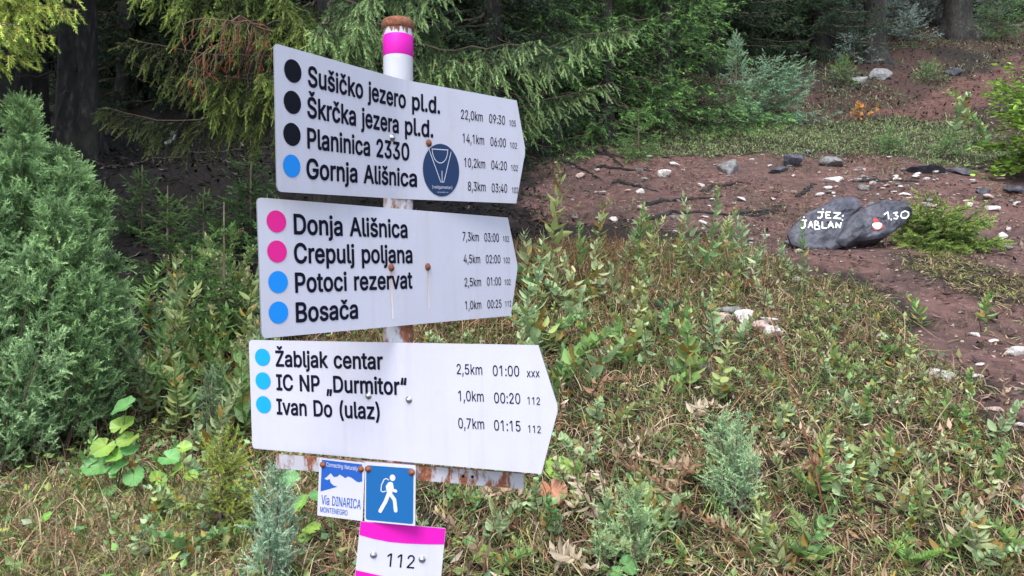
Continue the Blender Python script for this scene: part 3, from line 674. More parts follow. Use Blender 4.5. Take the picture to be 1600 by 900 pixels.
CRESTW = [(858, 470, 1.35), (880, 490, .8), (905, 430, .8), (935, 430, .9), (975, 420, .7), (1000, 415, 1.0), (1012, 440, .8), (1065, 440, .7), (1088, 430, 1.05), (1100, 445, 1.1), (1118, 435, .8), (1160, 440, 1.0),
          (1172, 455, .7), (1235, 440, .6), (1260, 440, .7), (840, 520, 1.0), (828, 450, .9), (820, 560, .8), (1020, 380, .7), (1140, 400, .7)]
for k, (u, v, s) in enumerate(CRESTW):
    single('leafy_weed', WEEDS[rg.randrange(8)], at(u, v), rg.random()*6.28, s*1.15, 'tall leafy weed along the crest of the bank beside the dirt path', 'weed', 'leafy weeds on the crest of the bank', .15)
LEFTW = [(255, 600, 1.2), (270, 560, 1.3), (285, 640, 1.1), (250, 660, 1.0), (300, 600, 1.1), (320, 580, 1.1), (365, 560, 1.0), (395, 620, .9), (235, 640, 1.0), (275, 690, .9), (305, 670, .9), (225, 590, 1.0), (385, 540, 1.2), (330, 640, .9), (120, 790, .7), (260, 620, 1.3), (345, 610, 1.2), (290, 560, 1.2)]
for k, (u, v, s) in enumerate(LEFTW):
    single('leafy_weed', WEEDS[rg.randrange(8)], at(u, v), rg.random()*6.28, s*1.05, 'leafy green weed in the thicket between juniper bush and sign', 'weed', 'leafy weeds in the thicket left of the sign', .2)
for k in range(95):
    u, v = rg.uniform(700, 1590), rg.uniform(460, 905)
    if v < 420+(u-1200)*.62 and u > 1200: continue
    single('leafy_sprig', SHRUBLETS[rg.randrange(6)], at(u, v), rg.random()*6.28, rg.uniform(.6, 1.15), 'small oval leaved sprig among the dry grass of the bank', 'plant', 'small leafy sprigs on the grassy bank', .5)
for k in range(30):
    single('tall_sprig', SHRUBLETS[k % 6], at(rg.uniform(815, 1160), rg.uniform(455, 640)), rg.random()*6.28, rg.uniform(1.3, 1.9), 'taller yellow green sprig with oval leaves on the upper bank', 'plant', 'taller sprigs on the upper bank', .45)
for k in range(60):
    u, v = rg.uniform(650, 1590), rg.uniform(440, 905)
    if v < 440+(u-1200)*.62 and u > 1200: continue
    single('dried_weed', DRIED[k % 3], at(u, v), rg.random()*6.28, rg.uniform(.7, 1.3), 'withered pale brown weed drooping on the grassy bank', 'weed', 'withered weeds on the grassy bank', .7)
for k in range(110):
    u, v = rg.uniform(640, 1595), rg.uniform(430, 905)
    if v < 430+(u-1200)*.62 and u > 1200: continue
    single('leafy_herb', HERBS[k % 4], at(u, v), rg.random()*6.28, rg.uniform(.5, 1.25), 'low green narrow leaved herb growing through the dry grass of the bank', 'plant', 'low herbs on the grassy bank', .5)
for k in range(75):
    u, v = rg.uniform(200, 410), rg.uniform(455, 720)
    single('leafy_weed', (WEEDS+HERBS)[rg.randrange(12)], at(u, v), rg.random()*6.28, rg.uniform(.7, 1.25), 'green weed in the dark hollow under the young spruce', 'weed', 'green weeds in the dark hollow left of the sign', .3)
for k in range(26):
    u, v = rg.uniform(215, 420), rg.uniform(600, 900)
    single('leafy_sprig', SHRUBLETS[rg.randrange(6)], at(u, v), rg.random()*6.28, rg.uniform(.8, 1.3), 'small leafy sprig low in the growth left of the signpost', 'plant', 'small leafy sprigs left of the signpost', .5)

def broadleaf(p, spots, label, seed, name='coltsfoot_plant', tpl=ROUND, cols=((.17, .37, .075), (.12, .31, .10), (.22, .38, .075))):
    """round leaves on thin stalks; spots = (dx, dy, height, size)"""
    g = np.random.default_rng(seed); t = empty(name, p, label, 'plant')
    for dx, dy, hz, s in spots:
        mb = MB(); tip = np.array([dx, dy, hz])
        q = np.linspace(0, 1, 6)[:, None]; P = np.array([[0, 0, -.02]])*(1-q) + tip*q; P[:, :2] *= q**.4
        mb.add(*tube(P, .0022, 4, False), (.15, .2, .07), 0)
        nrm = norm(np.array([g.normal(0, .3), -.55+g.normal(0, .2), .8])); x = norm(np.cross(nrm, g.normal(size=3)))
        B = np.stack([x, np.cross(nrm, x), nrm], 1)[None]*s
        mb.add(*stamp(*tpl, B, tip[None], np.array([cols[g.integers(0, len(cols))]])*(.85+.3*g.random())), mi=0)
        mb.build('leaf', [M_LEAF], t)
    return t
def px_spots(base, pts, y):
    out = []
    for u, v, wpx in pts:
        q = np.array([(u-800)/F*y, y, EYE+(450-v)/F*y])-base; out.append((q[0], q[1], q[2], wpx/F*y))
    return out
b0 = up(180, 3.25)
broadleaf(b0, px_spots(b0, [(198, 635, 40), (190, 668, 38), (204, 685, 34), (165, 697, 36), (205, 700, 28), (158, 727, 44), (190, 728, 34), (210, 742, 34), (172, 765, 24), (205, 770, 22), (178, 712, 30)], 3.2), 'clump of round bright green leaves below the juniper bush', 501)
b1 = up(262, 3.0)
broadleaf(b1, px_spots(b1, [(262, 715, 34), (275, 735, 26), (245, 750, 28), (285, 700, 24), (250, 790, 26), (300, 745, 22)], 2.95), 'smaller clump of round green leaves left of the spruce seedling', 502)
b2 = at(872, 750)
broadleaf(b2, px_spots(b2, [(872, 728, 44), (885, 738, 28), (862, 742, 28)], b2[1]), 'pair of green leaves beside the point of the lowest sign', 503)
b3 = at(1037, 792)
broadleaf(b3, px_spots(b3, [(1037, 784, 27)], b3[1]), 'single round green leaf in the middle of the bank', 504)
b4 = at(978, 890)
broadleaf(b4, px_spots(b4, [(978, 884, 32), (960, 893, 22)], b4[1]-.1), 'round green leaf at the foot of the low juniper seedling', 505)
b5 = at(842, 806)
broadleaf(b5, px_spots(b5, [(842, 803, 22)], b5[1]), 'lone small green leaf right of the rusty bar', 506)
b6 = at(480, 840)
broadleaf(b6, px_spots(b6, [(490, 828, 30), (475, 845, 28), (500, 770, 34), (470, 790, 30), (455, 752, 34)], b6[1]-.1), 'round leaves behind the blue mountain tile', 507)
b7 = at(758, 880)
broadleaf(b7, px_spots(b7, [(758, 873, 36), (775, 880, 26), (735, 850, 22)], b7[1]), 'yellow green leaves right of the number plate', 508)
b8 = at(20, 850)
broadleaf(b8, px_spots(b8, [(8, 862, 30), (75, 808, 20), (165, 880, 26)], b8[1]), 'few green leaves in the dry grass at lower left', 509)
bd = at(862, 785)
broadleaf(bd, px_spots(bd, [(862, 764, 44)], bd[1]), 'withered pink and yellow dock leaf beside the rusty bar', 510, 'withered_leaf', ROUND, ((.50, .25, .15),))
gf = np.random.default_rng(55)
def fan_plant(p, n, L, label, seed, col):
    """tuft of arching feathery fronds"""
    g = np.random.default_rng(seed); mb = MB()
    for f in range(max(7, n//2)):
        az = g.random()*6.28; l = L*(.7+.6*g.random()); rise = .5+.6*g.random(); m = 11; q = np.linspace(0.1, 1, m)
        P = np.stack([l*q*math.cos(az)*.85, l*q*math.sin(az)*.85, l*rise*(q-.5*q**2)+.01], 1)
        mb.add(*tube(P, np.linspace(.0016, .0006, m), 3, False), np.array(col)*.8)
        tn = norm(np.gradient(P, axis=0)); side = norm(np.cross(tn, np.tile([0, 0, 1.], (m, 1)))); nu = norm(np.cross(side, tn))
        O = np.repeat(P, 2, 0); dd = np.repeat(tn*.55, 2, 0)+np.stack([side, -side], 1).reshape(-1, 3); B = bases(dd, g, np.repeat(nu, 2, 0)+g.normal(0, .15, (2*m, 3)))
        ll = np.repeat(l*.21*np.sin(np.pi*np.clip(q*.85+.12, 0, 1)), 2)*(.8+.4*g.random(2*m))
        mb.add(*stamp(*LEAF, B*ll[:, None, None], O, np.array(col)[None]*(.65+.6*g.random())*(.8+.4*g.random((2*m, 1)))))
    tag(mb.build('fern_tuft', [M_LEAF], None, False, p), label, 'plant')
for k, (u, v, n, L, lab, c) in enumerate([(1425, 890, 22, .13, 'bright green lobed leaves at the bottom under the bank grass', (.19, .36, .08)), (1265, 890, 22, .12, 'green feathery leaves at the bottom right of centre', (.19, .33, .09)), (1260, 845, 18, .10, 'feathery green tuft right of the juniper seedling', (.19, .3, .09)),
        (1390, 560, 20, .13, 'green leafy tuft near the crest on the right', (.14, .29, .08)), (1440, 510, 14, .16, 'green leafy tuft on the very edge of the path', (.13, .28, .07)), (1330, 590, 20, .12, 'bright green low tuft on the bank below the pale stones', (.12, .24, .06)), (1130, 620, 16, .12, 'green cut leaves right of the half buried grey rock', (.19, .34, .11)), (1045, 490, 26, .16, 'arching blue green fern like tuft at the middle of the bank', (.08, .15, .07)), (1540, 505, 18, .11, 'small dark green tuft on the crest by the path', (.11, .24, .08))]):
    if 'path' in lab: single('leafy_herb', HERBS[k % 4], at(u, v), k*1.3, 1.25, lab, 'plant')
    else: fan_plant(at(u, v), n, L, lab, 600+k, c)
single('dried_tuft', DRIED[2], at(1283, 384), 1.0, 1.1, 'brown dry tuft at the foot of the painted boulder', 'grass tuft')
single('dried_tuft', DRIED[1], at(1385, 388), 2.0, .8, 'small dry tuft between painted boulder and spruce shrub', 'grass tuft')
def arching_stems():
    g = np.random.default_rng(14)
    for k, (u, v, du, h, lab) in enumerate([(1000, 905, .16, .17, 'long pale stem arching beside the low juniper seedling'), (1010, 700, .22, .12, 'pale stem bowed over the middle of the bank'), (1385, 640, -.25, .10, 'straw stem lying bowed below the crest at right'), (1180, 640, .20, .12, 'bent straw stem right of the half buried rock'), (1480, 800, -.22, .13, 'bowed straw stem at the lower right'), (930, 620, .18, .14, 'thin bowed stem right of the arrow point'), (60, 830, .26, .14, 'long straw stem arching at lower left')]):
        p = at(u, v); q = np.linspace(0, 1, 12); P = np.stack([du*q, -.05*q+.02*np.sin(5*q+k), h*np.sin(np.pi*q*.85)*(1-.1*q)], 1)
        mb = MB(); mb.add(*tube(P, np.linspace(.0024, .001, 12), 5, False), (.55, .43, .26))
        n = 8; mb.add(*stamp(*LEAF, bases(g.normal(size=(n, 3)), g)*.028, P[-1]+g.normal(0, .008, (n, 3)), np.array([[.5, .38, .22]])*(.7+.5*g.random((n, 1)))))
        tag(mb.build('dry_stem', [M_DRY], None, True, p), lab, 'stem')
arching_stems()
def yplant():
    g = np.random.default_rng(8); mb = MB(); n = 40
    mb.add(*stamp(*OVAL, bases(g.normal(size=(n, 3))+[0, 0, .5], g)*.09, g.normal(0, .16, (n, 3))*[1, 1, .5]+[0, 0, .18], np.array([[.5, .22, .05]])*(.7+.5*g.random((n, 1)))), mi=0)
    tag(mb.build('autumn_shrub', [M_LEAF], None, False, at(1352, 190)), 'small orange autumn shrub at the top of the meadow', 'shrub')
yplant()
def red_stem():
    g = np.random.default_rng(4); a = at(1293, 812); y = a[1]; pts = [(1293, 812), (1275, 740), (1262, 690), (1240, 620), (1222, 550), (1200, 480)]
    P = np.array([[(u-800)/F*(y+.02*i), y+.02*i, EYE+(450-v)/F*(y+.02*i)] for i, (u, v) in enumerate(pts)]); P[0] = a-[0, 0, .03]
    mb = MB(); mb.add(*tube(P-a, np.linspace(.004, .0018, 6), 5), (.20, .065, .045), 0)
    for i in range(1, 6):
        for k in range(3):
            q = P[i]-a; Q = np.array([q, q+g.normal(0, .02, 3)+[0, 0, .02], q+g.normal(0, .03, 3)+[0, 0, .045]]); mb.add(*tube(Q, .0013, 4, False), (.2, .09, .06), 0)
    tag(mb.build('dead_stem', [M_TWIG], None, True, a), 'tall bare reddish stem rising from the middle of the bank', 'stem')
red_stem()
def dark_stem():
    a = at(1190, 500); P = np.array([[0, 0, -.02], [.02, 0, .12], [.05, 0, .3], [.07, 0, .52]])
    mb = MB(); mb.add(*tube(P, np.linspace(.004, .002, 4), 5), (.05, .03, .025), 0)
    tag(mb.build('dead_stem', [M_TWIG], None, True, a), 'thin dark bare stem on the crest near the pale rocks', 'stem')
dark_stem()
def bush_right():
    g = np.random.default_rng(12); p = up(1625, 10.5); t = empty('leafy_bush', p, 'bright yellow green broadleaf bush at the right edge', 'bush')
    tw, wood, mb = [], [], MB(); O = []; Dn = []
    for k in range(120):
        z = .1+1.7*g.random(); a = g.random()*6.28; l = (.35+.75*g.random())*(1.15-.35*z)
        b = np.array([l*math.cos(a), l*math.sin(a), z+.1*g.normal()]); s = np.linspace(0, 1, 7)[:, None]
        P = np.array([[0, 0, z*.55]])*(1-s)+b*s; P[:, 2] += .12*np.sin(np.pi*s[:, 0]); wood.append((P, np.linspace(.01, .002, 7)))
        for j in range(26):
            q = .3+.7*g.random(); o = np.array([np.interp(q, s[:, 0], P[:, i]) for i in range(3)]); O.append(o+g.normal(0, .05, 3)*[1, 1, .4]); Dn.append(np.array([math.cos(a), math.sin(a), -.1])+g.normal(0, .6, 3)*[1, 1, .3])
    O = np.array(O); n = len(O)
    mb.add(*stamp(*OVAL, bases(np.array(Dn), g, np.tile([0, 0, 1.], (n, 1))+g.normal(0, .25, (n, 3)))*(.065+.05*g.random(n))[:, None, None], O, np.array([[.33, .52, .10]])*(.5+.75*g.random((n, 1)))), mi=0)
    mb.build('foliage', [M_LEAF], t); mw = MB(); wood_mb(mw, wood, 4, 0, (.1, .08, .06)); mw.build('stems', [M_TWIG], t)
bush_right()
for k, (u, v, s, lab) in enumerate([(1490, 215, 1.6, 'grey green leafy bushlet left of the bright bush'), (1515, 205, 1.8, 'taller grey green bushlet touching the bright bush'), (1540, 235, 1.5, 'low leafy bushlet below the bright bush')]):
    single('leafy_bushlet', SHRUBLETS[k], at(u, v), k*2., s*2.2, lab, 'bush')

# ------------------------------------------------------------------ stones, roots, litter
def rock_mesh(seed, flat=.6, sub=3, rough=.3, sharp=True):
    g = np.random.default_rng(seed); import bmesh
    bm = bmesh.new(); bmesh.ops.create_icosphere(bm, subdivisions=sub, radius=.5)
    V = np.array([v.co[:] for v in bm.verts]); T = np.array([[v.index for v in f.verts] for f in bm.faces]); bm.free()
    for k in range(12 if sharp else 4):          # chop flat facets
        nrm = norm(g.normal(size=3)); dd = V@nrm; lim = .20+.17*g.random(); V = V - np.maximum(0, dd-lim)[:, None]*nrm*.97
    q = V*4+seed; V = V*(1+rough*.35*(vnoise(q[:, 0]+q[:, 2]*.7, q[:, 1]-q[:, 2]*.5, seed)-.5))[:, None]
    V = V*np.array([1, .7+.3*g.random(), flat]); return V, T
ROCKS = {}
def rock(name, u, v, wpx, m, label, seed, flat=.6, cat='stone', group=None, sink=.25, p=None, sub=2, width=None, stretch=1.0):
    p = at(u, v) if p is None else p; s = wpx/F*p[1] if width is None else width
    key = (seed % 12, flat, m.name, sub)
    if key not in ROCKS:
        V, T = rock_mesh(key[0], flat, sub); ROCKS[key] = raw_mesh('stone', V, T, m, None, False)
    o = link(name, ROCKS[key], None, p + np.array([0, 0, s*flat*(.5-sink)])); rr = random.Random(seed)
    o.rotation_euler = (rr.uniform(-.15, .15), rr.uniform(-.15, .15), rr.uniform(-.6, .6)+(3.14 if rr.random() < .5 else 0)); o.scale = (s*stretch, s, s)
    return tag(o, label, cat, group)
BIG = [(1138, 268, 44, M_GREY, 'upright grey boulder with dark face left of the dirt path', .85), (1238, 258, 46, M_SLATE, 'dark slab rock at the lower edge of the meadow', .5), (1216, 268, 30, M_SLATE, 'smaller dark rock left of the dark slab', .6),
       (1300, 258, 44, M_GREY, 'grey flat rock right of the dark slab at the meadow edge', .4), (1345, 130, 30, M_GREY, 'pale grey rock on the slope under the straight trunk', .6), (1375, 122, 34, M_GREY, 'large grey rock beside the pale slope rock', .6),
       (1490, 118, 26, M_SLATE, 'dark rock on the reddish upper slope', .6), (1092, 190, 24, M_GREY, 'grey rock at the foot of the dense spruces', .5), (1440, 268, 70, M_SLATE, 'long low dark ledge above the stony ground', .22), (1500, 270, 50, M_SLATE, 'dark ledge end right of the long ledge', .25),
       (1085, 590, 62, M_GREY, 'half buried grey rock in the grass of the bank', .45), (1135, 492, 50, M_GREY, 'flat grey stone left of the pale rock pile', .3),
       (1135, 505, 36, M_PINK, 'pinkish white rock at the left end of the pile', .6), (1165, 512, 46, M_PALE, 'white rock in the middle of the pile', .6), (1190, 520, 40, M_PINK, 'rounded pink rock near the right of the pile', .6), (1210, 528, 34, M_PALE, 'white rock at the right end of the pile', .55), (1200, 508, 30, M_PALE, 'pale rock behind the right end of the pile', .5),
       (1590, 552, 40, M_PALE, 'large white stone at the right edge of the path', .4), (1470, 590, 38, M_PALE, 'white stone on the crest where the bank meets the path', .55), (1500, 594, 30, M_PINK, 'pinkish stone beside the white crest stone', .4), (1524, 590, 24, M_PALE, 'small white stone right of the pinkish crest stone', .4),
       (1525, 524, 20, M_PALE, 'small white stone on the bare path', .35), (1553, 534, 20, M_PALE, 'white stone right of the small one on the path', .35), (1550, 640, 26, M_PINK, 'pink flat stone at the right edge of the bank', .35), (1596, 665, 24, M_PALE, 'white stone cut by the right edge', .4),
       (1036, 276, 32, M_PALE, 'large white stone among the roots left of the boulder', .45), (1052, 258, 20, M_PALE, 'white stone above the large one among the roots', .5), (998, 302, 17, M_PALE, 'small white stone below the roots', .7), (1195, 372, 16, M_PALE, 'white stone at the crest below the path', .8), (958, 345, 14, M_PALE, 'small white stone on the left end of the crest', .7),
       (1302, 284, 34, M_PALE, 'flat white stone above the painted boulder', .3), (1412, 305, 30, M_PALE, 'flat white stone right above the painted boulder', .3), (1512, 318, 30, M_PINK, 'wide pink stone on the stony ground at right', .45), (1548, 328, 26, M_PALE, 'white stone right of the wide pink stone', .4), (1568, 372, 26, M_PALE, 'white topped stone right of the spruce shrub', .7), (1350, 296, 20, M_GREY, 'round grey stone above the painted boulder', .7),
       (1580, 300, 32, M_SLATE, 'dark slate stone at right of the stony ground', .5), (1538, 304, 30, M_SLATE, 'dark stone left of the slate at right', .4), (1480, 240, 9, M_PALE, 'bright white stone alone at the end of the meadow', .8), (1250, 440, 24, M_PALE, 'white stone above the pale rock pile on the crest', .5), (1318, 480, 16, M_PALE, 'white pebble at the upper edge of the bank', .6), (1380, 530, 24, M_PALE, 'white stone half hidden in crest grass', .5), (1182, 746, 24, M_GREY, 'grey stone right of the juniper seedling', .6)]
for k, (u, v, wp, m, lab, fl) in enumerate(BIG):
    rock('rock' if wp > 28 else 'stone', u, v, wp, m, lab, 700+k, fl*1.25, 'rock' if wp > 28 else 'stone', None, .24 if 9 < k < 17 else .44, sub=3, width=wp*1.12/F*at(u, v)[1])
rg = random.Random(21); n_st = 0
px0, px1 = PATH.min(0), PATH.max(0)
while n_st < 280:
    u, v = rg.uniform(880, 1598), rg.uniform(225, 690) if rg.random() < .3 else rg.uniform(240, 400)
    if n_st > 180: u, v = rg.uniform(1290, 1598), rg.uniform(262, 335)
    p = at(u, v)
    if not inside(PATH, np.array(p[0]), np.array(p[1])): continue
    if 1400 < u < 1590 and 400 < v < 470 or (1290 < u and v > 405 and rg.random() < .7): continue
    wv = rg.choice([.045, .055, .065, .08, .1, .12, .16]); wv *= (1.0 if v < 330 else .7)
    rock('stone', 0, 0, 0, [M_PALE, M_PINK, M_PALE, M_GREY][rg.randrange(4)], 'small pale stone lying on the stony dirt of the path', rg.randrange(9999), rg.choice([.35, .5, .6]), 'stone', 'small pale stones scattered on the path', .24, p, 2, wv)
    n_st += 1
def scatter(n, x0, x1, y0, y1, rng):
    return x0+(x1-x0)*rng.random(n), y0+(y1-y0)*rng.random(n)
g = np.random.default_rng(33)
x, y = scatter(26000, .2, 8, 3.4, 12.5, g); k = inside(PATH, x, y) & (vnoise(x*1.5, y*1.5, 4) > .3); x, y = x[k], y[k]; z = H(x, y)
tv, tt = rock_mesh(3, .6, 1); n = len(x); s = .008+.034*g.random(n)**3
cc = np.array([.27, .215, .19])[None]*(.3+1.3*g.random((n, 1))**1.5)*np.array([1, .95, .9])
mb = MB(); mb.add(*stamp(tv, tt, np.ones((len(tv), 3)), bases(g.normal(size=(n, 3))*[1, 1, .2], g, np.tile([0, 0, 1.], (n, 1)))*s[:, None, None], np.stack([x, y, z], 1), cc))
tag(mb.build('gravel', [M_TWIG]), 'loose gravel and tiny stones over the reddish path', 'gravel', None, 'stuff')

def ground_line(pts, r0, r1, lift=.3, n=24, seed=0, wob=.02):
    """tube that follows the ground through pixels"""
    g = np.random.default_rng(seed); Q = np.array([at(u, v) for u, v in pts]); t = np.linspace(0, len(Q)-1, n)
    P = np.stack([np.interp(t, np.arange(len(Q)), Q[:, k]) for k in range(3)], 1); P[:, :2] += g.normal(0, wob, (n, 2))
    R = np.linspace(r0, r1, n)*(.85+.3*g.random(n)); P[:, 2] = H(P[:, 0], P[:, 1]) + R*lift; P[0, 2] -= r0; P[-1, 2] -= r1*1.5
    return P, R
ROOTS = [([(848, 218), (880, 226), (925, 238), (958, 248)], 'long root crossing the top of the dirt slope'), ([(921, 226), (935, 240), (955, 243), (985, 248)], 'forked root on the dirt slope below the spruce'), ([(940, 228), (960, 250), (975, 262)], 'short steep root left of the white stones'), ([(930, 262), (975, 266), (1020, 268)], 'root running toward the large white stone'),
         ([(1005, 322), (1040, 316), (1085, 312), (1125, 310)], 'low root along the middle of the dirt path'), ([(1000, 345), (1050, 332), (1110, 335), (1180, 338), (1215, 332)], 'long dark root above the crest weeds'), ([(1150, 335), (1185, 333), (1225, 322)], 'root end left of the painted boulder'), ([(1245, 308), (1262, 300), (1272, 286)], 'thin curved root above left of the painted boulder'), ([(1240, 242), (1270, 248), (1312, 250)], 'bent root at the meadow edge between dark rocks'), ([(1340, 283), (1400, 282), (1440, 284)], 'root lying above the right half of the painted boulder'), ([(960, 285), (990, 290), (1030, 300)], 'root below the large white stone'), ([(870, 250), (905, 262), (940, 280)], 'root low on the left part of the dirt slope'), ([(1095, 300), (1135, 290), (1160, 285)], 'root below the upright grey boulder')]
for k, (pts, lab) in enumerate(ROOTS):
    P, R = ground_line(pts, .034, .014, .25, seed=k); V, T = tube(P-P[0], R, 7)
    o = link('tree_root', raw_mesh('tree_root', V, T, M_BARK, None, True), None, P[0]); tag(o, lab, 'root')
def litter_branch(pts, r, lab, col=None, seed=0):
    P, R = ground_line(pts, r, r*.5, .8, seed=seed, wob=.015); P[0, 2] += r; V, T = tube(P-P[0], R, 6); mb = MB(); mb.add(V, T, col or (.09, .075, .065))
    tag(mb.build('fallen_branch', [M_TWIG], None, True, P[0]), lab, 'branch')
litter_branch([(258, 226), (268, 222), (273, 214), (270, 207), (266, 206)], .022, 'curved pale dead branch on the dark forest floor', (.5, .5, .52))
for k, (pts, lab) in enumerate([([(180, 262), (230, 250), (300, 247)], 'fallen branch along the lip of the dark bank'), ([(330, 215), (365, 205), (400, 180)], 'fallen branch slanting up behind the top sign'), ([(290, 240), (350, 238), (425, 232)], 'long fallen branch reaching behind the top sign'), ([(140, 250), (170, 262), (200, 262)], 'short fallen branch at the foot of the dark trunk'), ([(340, 250), (380, 262), (420, 258)], 'dark fallen branch left of the sign edge')]):
    litter_branch(pts, .018, lab, (.06, .05, .045), 40+k)

# painted boulder ------------------------------------------------------------
def boulder():
    base = at(1320, 392); yb = base[1]+.05; sc = 330/1600.0/F*yb         # metres per zoomed pixel
    ox, oz = (1220-800)/F*yb, EYE+(450-290)/F*yb
    root = empty('painted_boulder', base, 'slate grey boulder with white painted lettering and red trail mark', 'boulder')
    L1 = [(50, 350), (110, 280), (170, 215), (240, 180), (330, 140), (390, 95), (430, 80), (540, 72), (600, 100), (625, 150), (570, 205), (535, 260), (520, 330), (480, 450), (380, 490), (200, 480), (90, 440)]
    L2 = [(470, 300), (530, 235), (620, 180), (700, 140), (780, 133), (860, 130), (940, 133), (990, 180), (985, 235), (930, 300), (860, 350), (790, 400), (640, 425), (560, 430), (480, 470), (400, 440)]
    tilt = rad(30); e1 = np.array([1, 0, 0.]); e2 = np.array([0, math.sin(tilt), math.cos(tilt)]); e3 = np.array([0, -math.cos(tilt), math.sin(tilt)])
    z0 = base[2]
    def pl(x, yz, d):                # point of the tilted slab face behind a traced outline point, then lifted by d
        r = np.array([(1220+x/4.848-800)/F, 1, (450-290-yz/4.848)/F]); o = np.array([0, 0, EYE]); c0 = np.array([0, yb, z0])
        return o + r*(((c0-o)@e3)/(r@e3)) + e3*d
    mb = MB()
    for L, cx, cy, dep, off in ((L1, 340, 300, .075, -.02), (L2, 700, 290, .095, .02)):
        L = np.array(L, float); t = np.linspace(0, len(L), 96, endpoint=False); Lc = np.vstack([L, L[:1]])
        ox_ = np.stack([np.interp(t, np.arange(len(L)+1), Lc[:, k]) for k in (0, 1)], 1)
        V = []; T = []; rings = 16
        for sgn in (1, -1):
            b0_ = len(V)
            for i in range(rings+1):
                r = (i/rings)
                for j in range(96):
                    x, yy = cx+(ox_[j, 0]-cx)*r, cy+(ox_[j, 1]-cy)*r
                    nse = float(fbm(np.array(x*.012), np.array(yy*.02), 9, 4))-.45
                    fin = float(fbm(np.array(x*.06), np.array(yy*.06), 19, 3))-.45
                    if sgn > 0: d = off + dep*((1-r**9)**.5)*.6 + (nse*.11+fin*.022)*(1-r**6)
                    else: d = off - .32*(1-r**3)
                    V.append(pl(x, yy, d))
            for i in range(rings):
                for j in range(96):
                    p, q = b0_+i*96+j, b0_+i*96+(j+1) % 96
                    f = [(p, q, q+96), (p, q+96, p+96)]
                    T += f if sgn < 0 else [(c, b, a) for a, b, c in f]
        mb.add(np.array(V)-base, T)
    body = mb.build('boulder_body', [M_SLATE], root, True)
    V = np.concatenate(mb.V); T = np.concatenate(mb.T)
    bvh = BVHTree.FromPolygons([Vector(v) for v in V], [tuple(int(i) for i in t) for t in T])
    def hit(x, yy):
        q = pl(x, yy, 0); d = norm(q-np.array([0, 0, EYE])); h = bvh.ray_cast(Vector(q-d*.6-base), Vector(d), 2.0)
        return (np.array(h[0]) if h[0] is not None else pl(x, yy, .06)-base) + e3*.007
    def strokes(name, lst, wd, m):
        q = MB()
        for s in lst:
            s = np.array(s, float)
            if len(s) == 1: s = np.vstack([s-[.5*wd, 0], s+[.5*wd, 0]])*1.0
            seg = []
            for a_, b_ in zip(s[:-1], s[1:]):
                kk = max(2, int(np.hypot(*(b_-a_))/6)); seg += [a_+(b_-a_)*i/kk for i in range(kk)]
            seg.append(s[-1]); seg = np.array(seg); tn = norm(np.gradient(seg, axis=0)); nn = np.stack([-tn[:, 1], tn[:, 0]], 1)
            ww = wd*.5*(.85+.3*np.abs(np.sin(np.arange(len(seg))*1.3))); Vv = []; Tt = []
            for i in range(len(seg)):
                for f in (-1, 0, 1): Vv.append(hit(*(seg[i]+nn[i]*ww[i]*f)))
            for i in range(len(seg)-1):
                for j in (0, 1):
                    p = i*3+j; Tt += [(p, p+1, p+4), (p, p+4, p+3)]
            q.add(Vv, Tt)
        return q.build(name, [m], root, True)
    ld = [[(275, 205), (325, 205)], [(308, 205), (310, 238), (295, 250), (275, 245)], [(316, 184)], [(340, 205), (340, 250)], [(340, 206), (375, 205)], [(340, 228), (368, 227)], [(340, 250), (378, 250)], [(395, 210), (450, 210), (398, 250), (455, 253)], [(468, 232)],
          [(152, 266), (196, 268)], [(180, 268), (180, 310), (168, 328), (152, 320)], [(172, 243)], [(205, 325), (225, 275), (240, 325)], [(212, 306), (238, 306)], [(255, 272), (255, 335)], [(255, 272), (280, 278), (283, 292), (258, 300), (290, 310), (290, 330), (255, 336)],
          [(312, 275), (312, 325), (346, 325)], [(355, 325), (375, 275), (398, 325)], [(362, 306), (392, 306)], [(415, 325), (418, 285), (445, 322), (455, 282)], [(464, 264)]]
    strokes('lettering', ld, 11, M_WPAINT)
    strokes('lettering', [[(778, 225), (808, 203), (815, 258)], [(832, 254), (835, 268)], [(850, 212), (882, 205), (864, 226), (886, 236), (876, 255), (852, 252)], [(905, 235), (913, 208), (938, 196), (964, 206), (965, 230), (945, 250), (918, 250), (905, 233)]], 9, M_WPAINT)
    def blot(name, cx, cy, rx, ry, m, lift):
        q = MB(); Vv = [hit(cx, cy)+e3*lift]; Tt = []; n_ = 28
        for r in (.5, 1):
            for i in range(n_):
                a_ = 2*np.pi*i/n_; k_ = r*(1+.08*math.sin(a_*3+cx)); Vv.append(hit(cx+rx*k_*math.cos(a_), cy+ry*k_*math.sin(a_))+e3*lift)
        for i in range(n_):
            j = (i+1) % n_; Tt += [(0, 1+j, 1+i), (1+i, 1+j, 1+n_+j), (1+i, 1+n_+j, 1+n_+i)]
        q.add(Vv, Tt); q.build(name, [m], root, True)
    blot('trail_mark', 730, 308, 42, 34, M_RPAINT, .001); blot('trail_mark', 712, 264, 17, 18, M_RPAINT, .001); blot('trail_mark_centre', 726, 308, 36, 25, M_WPAINT, .005)
boulder()

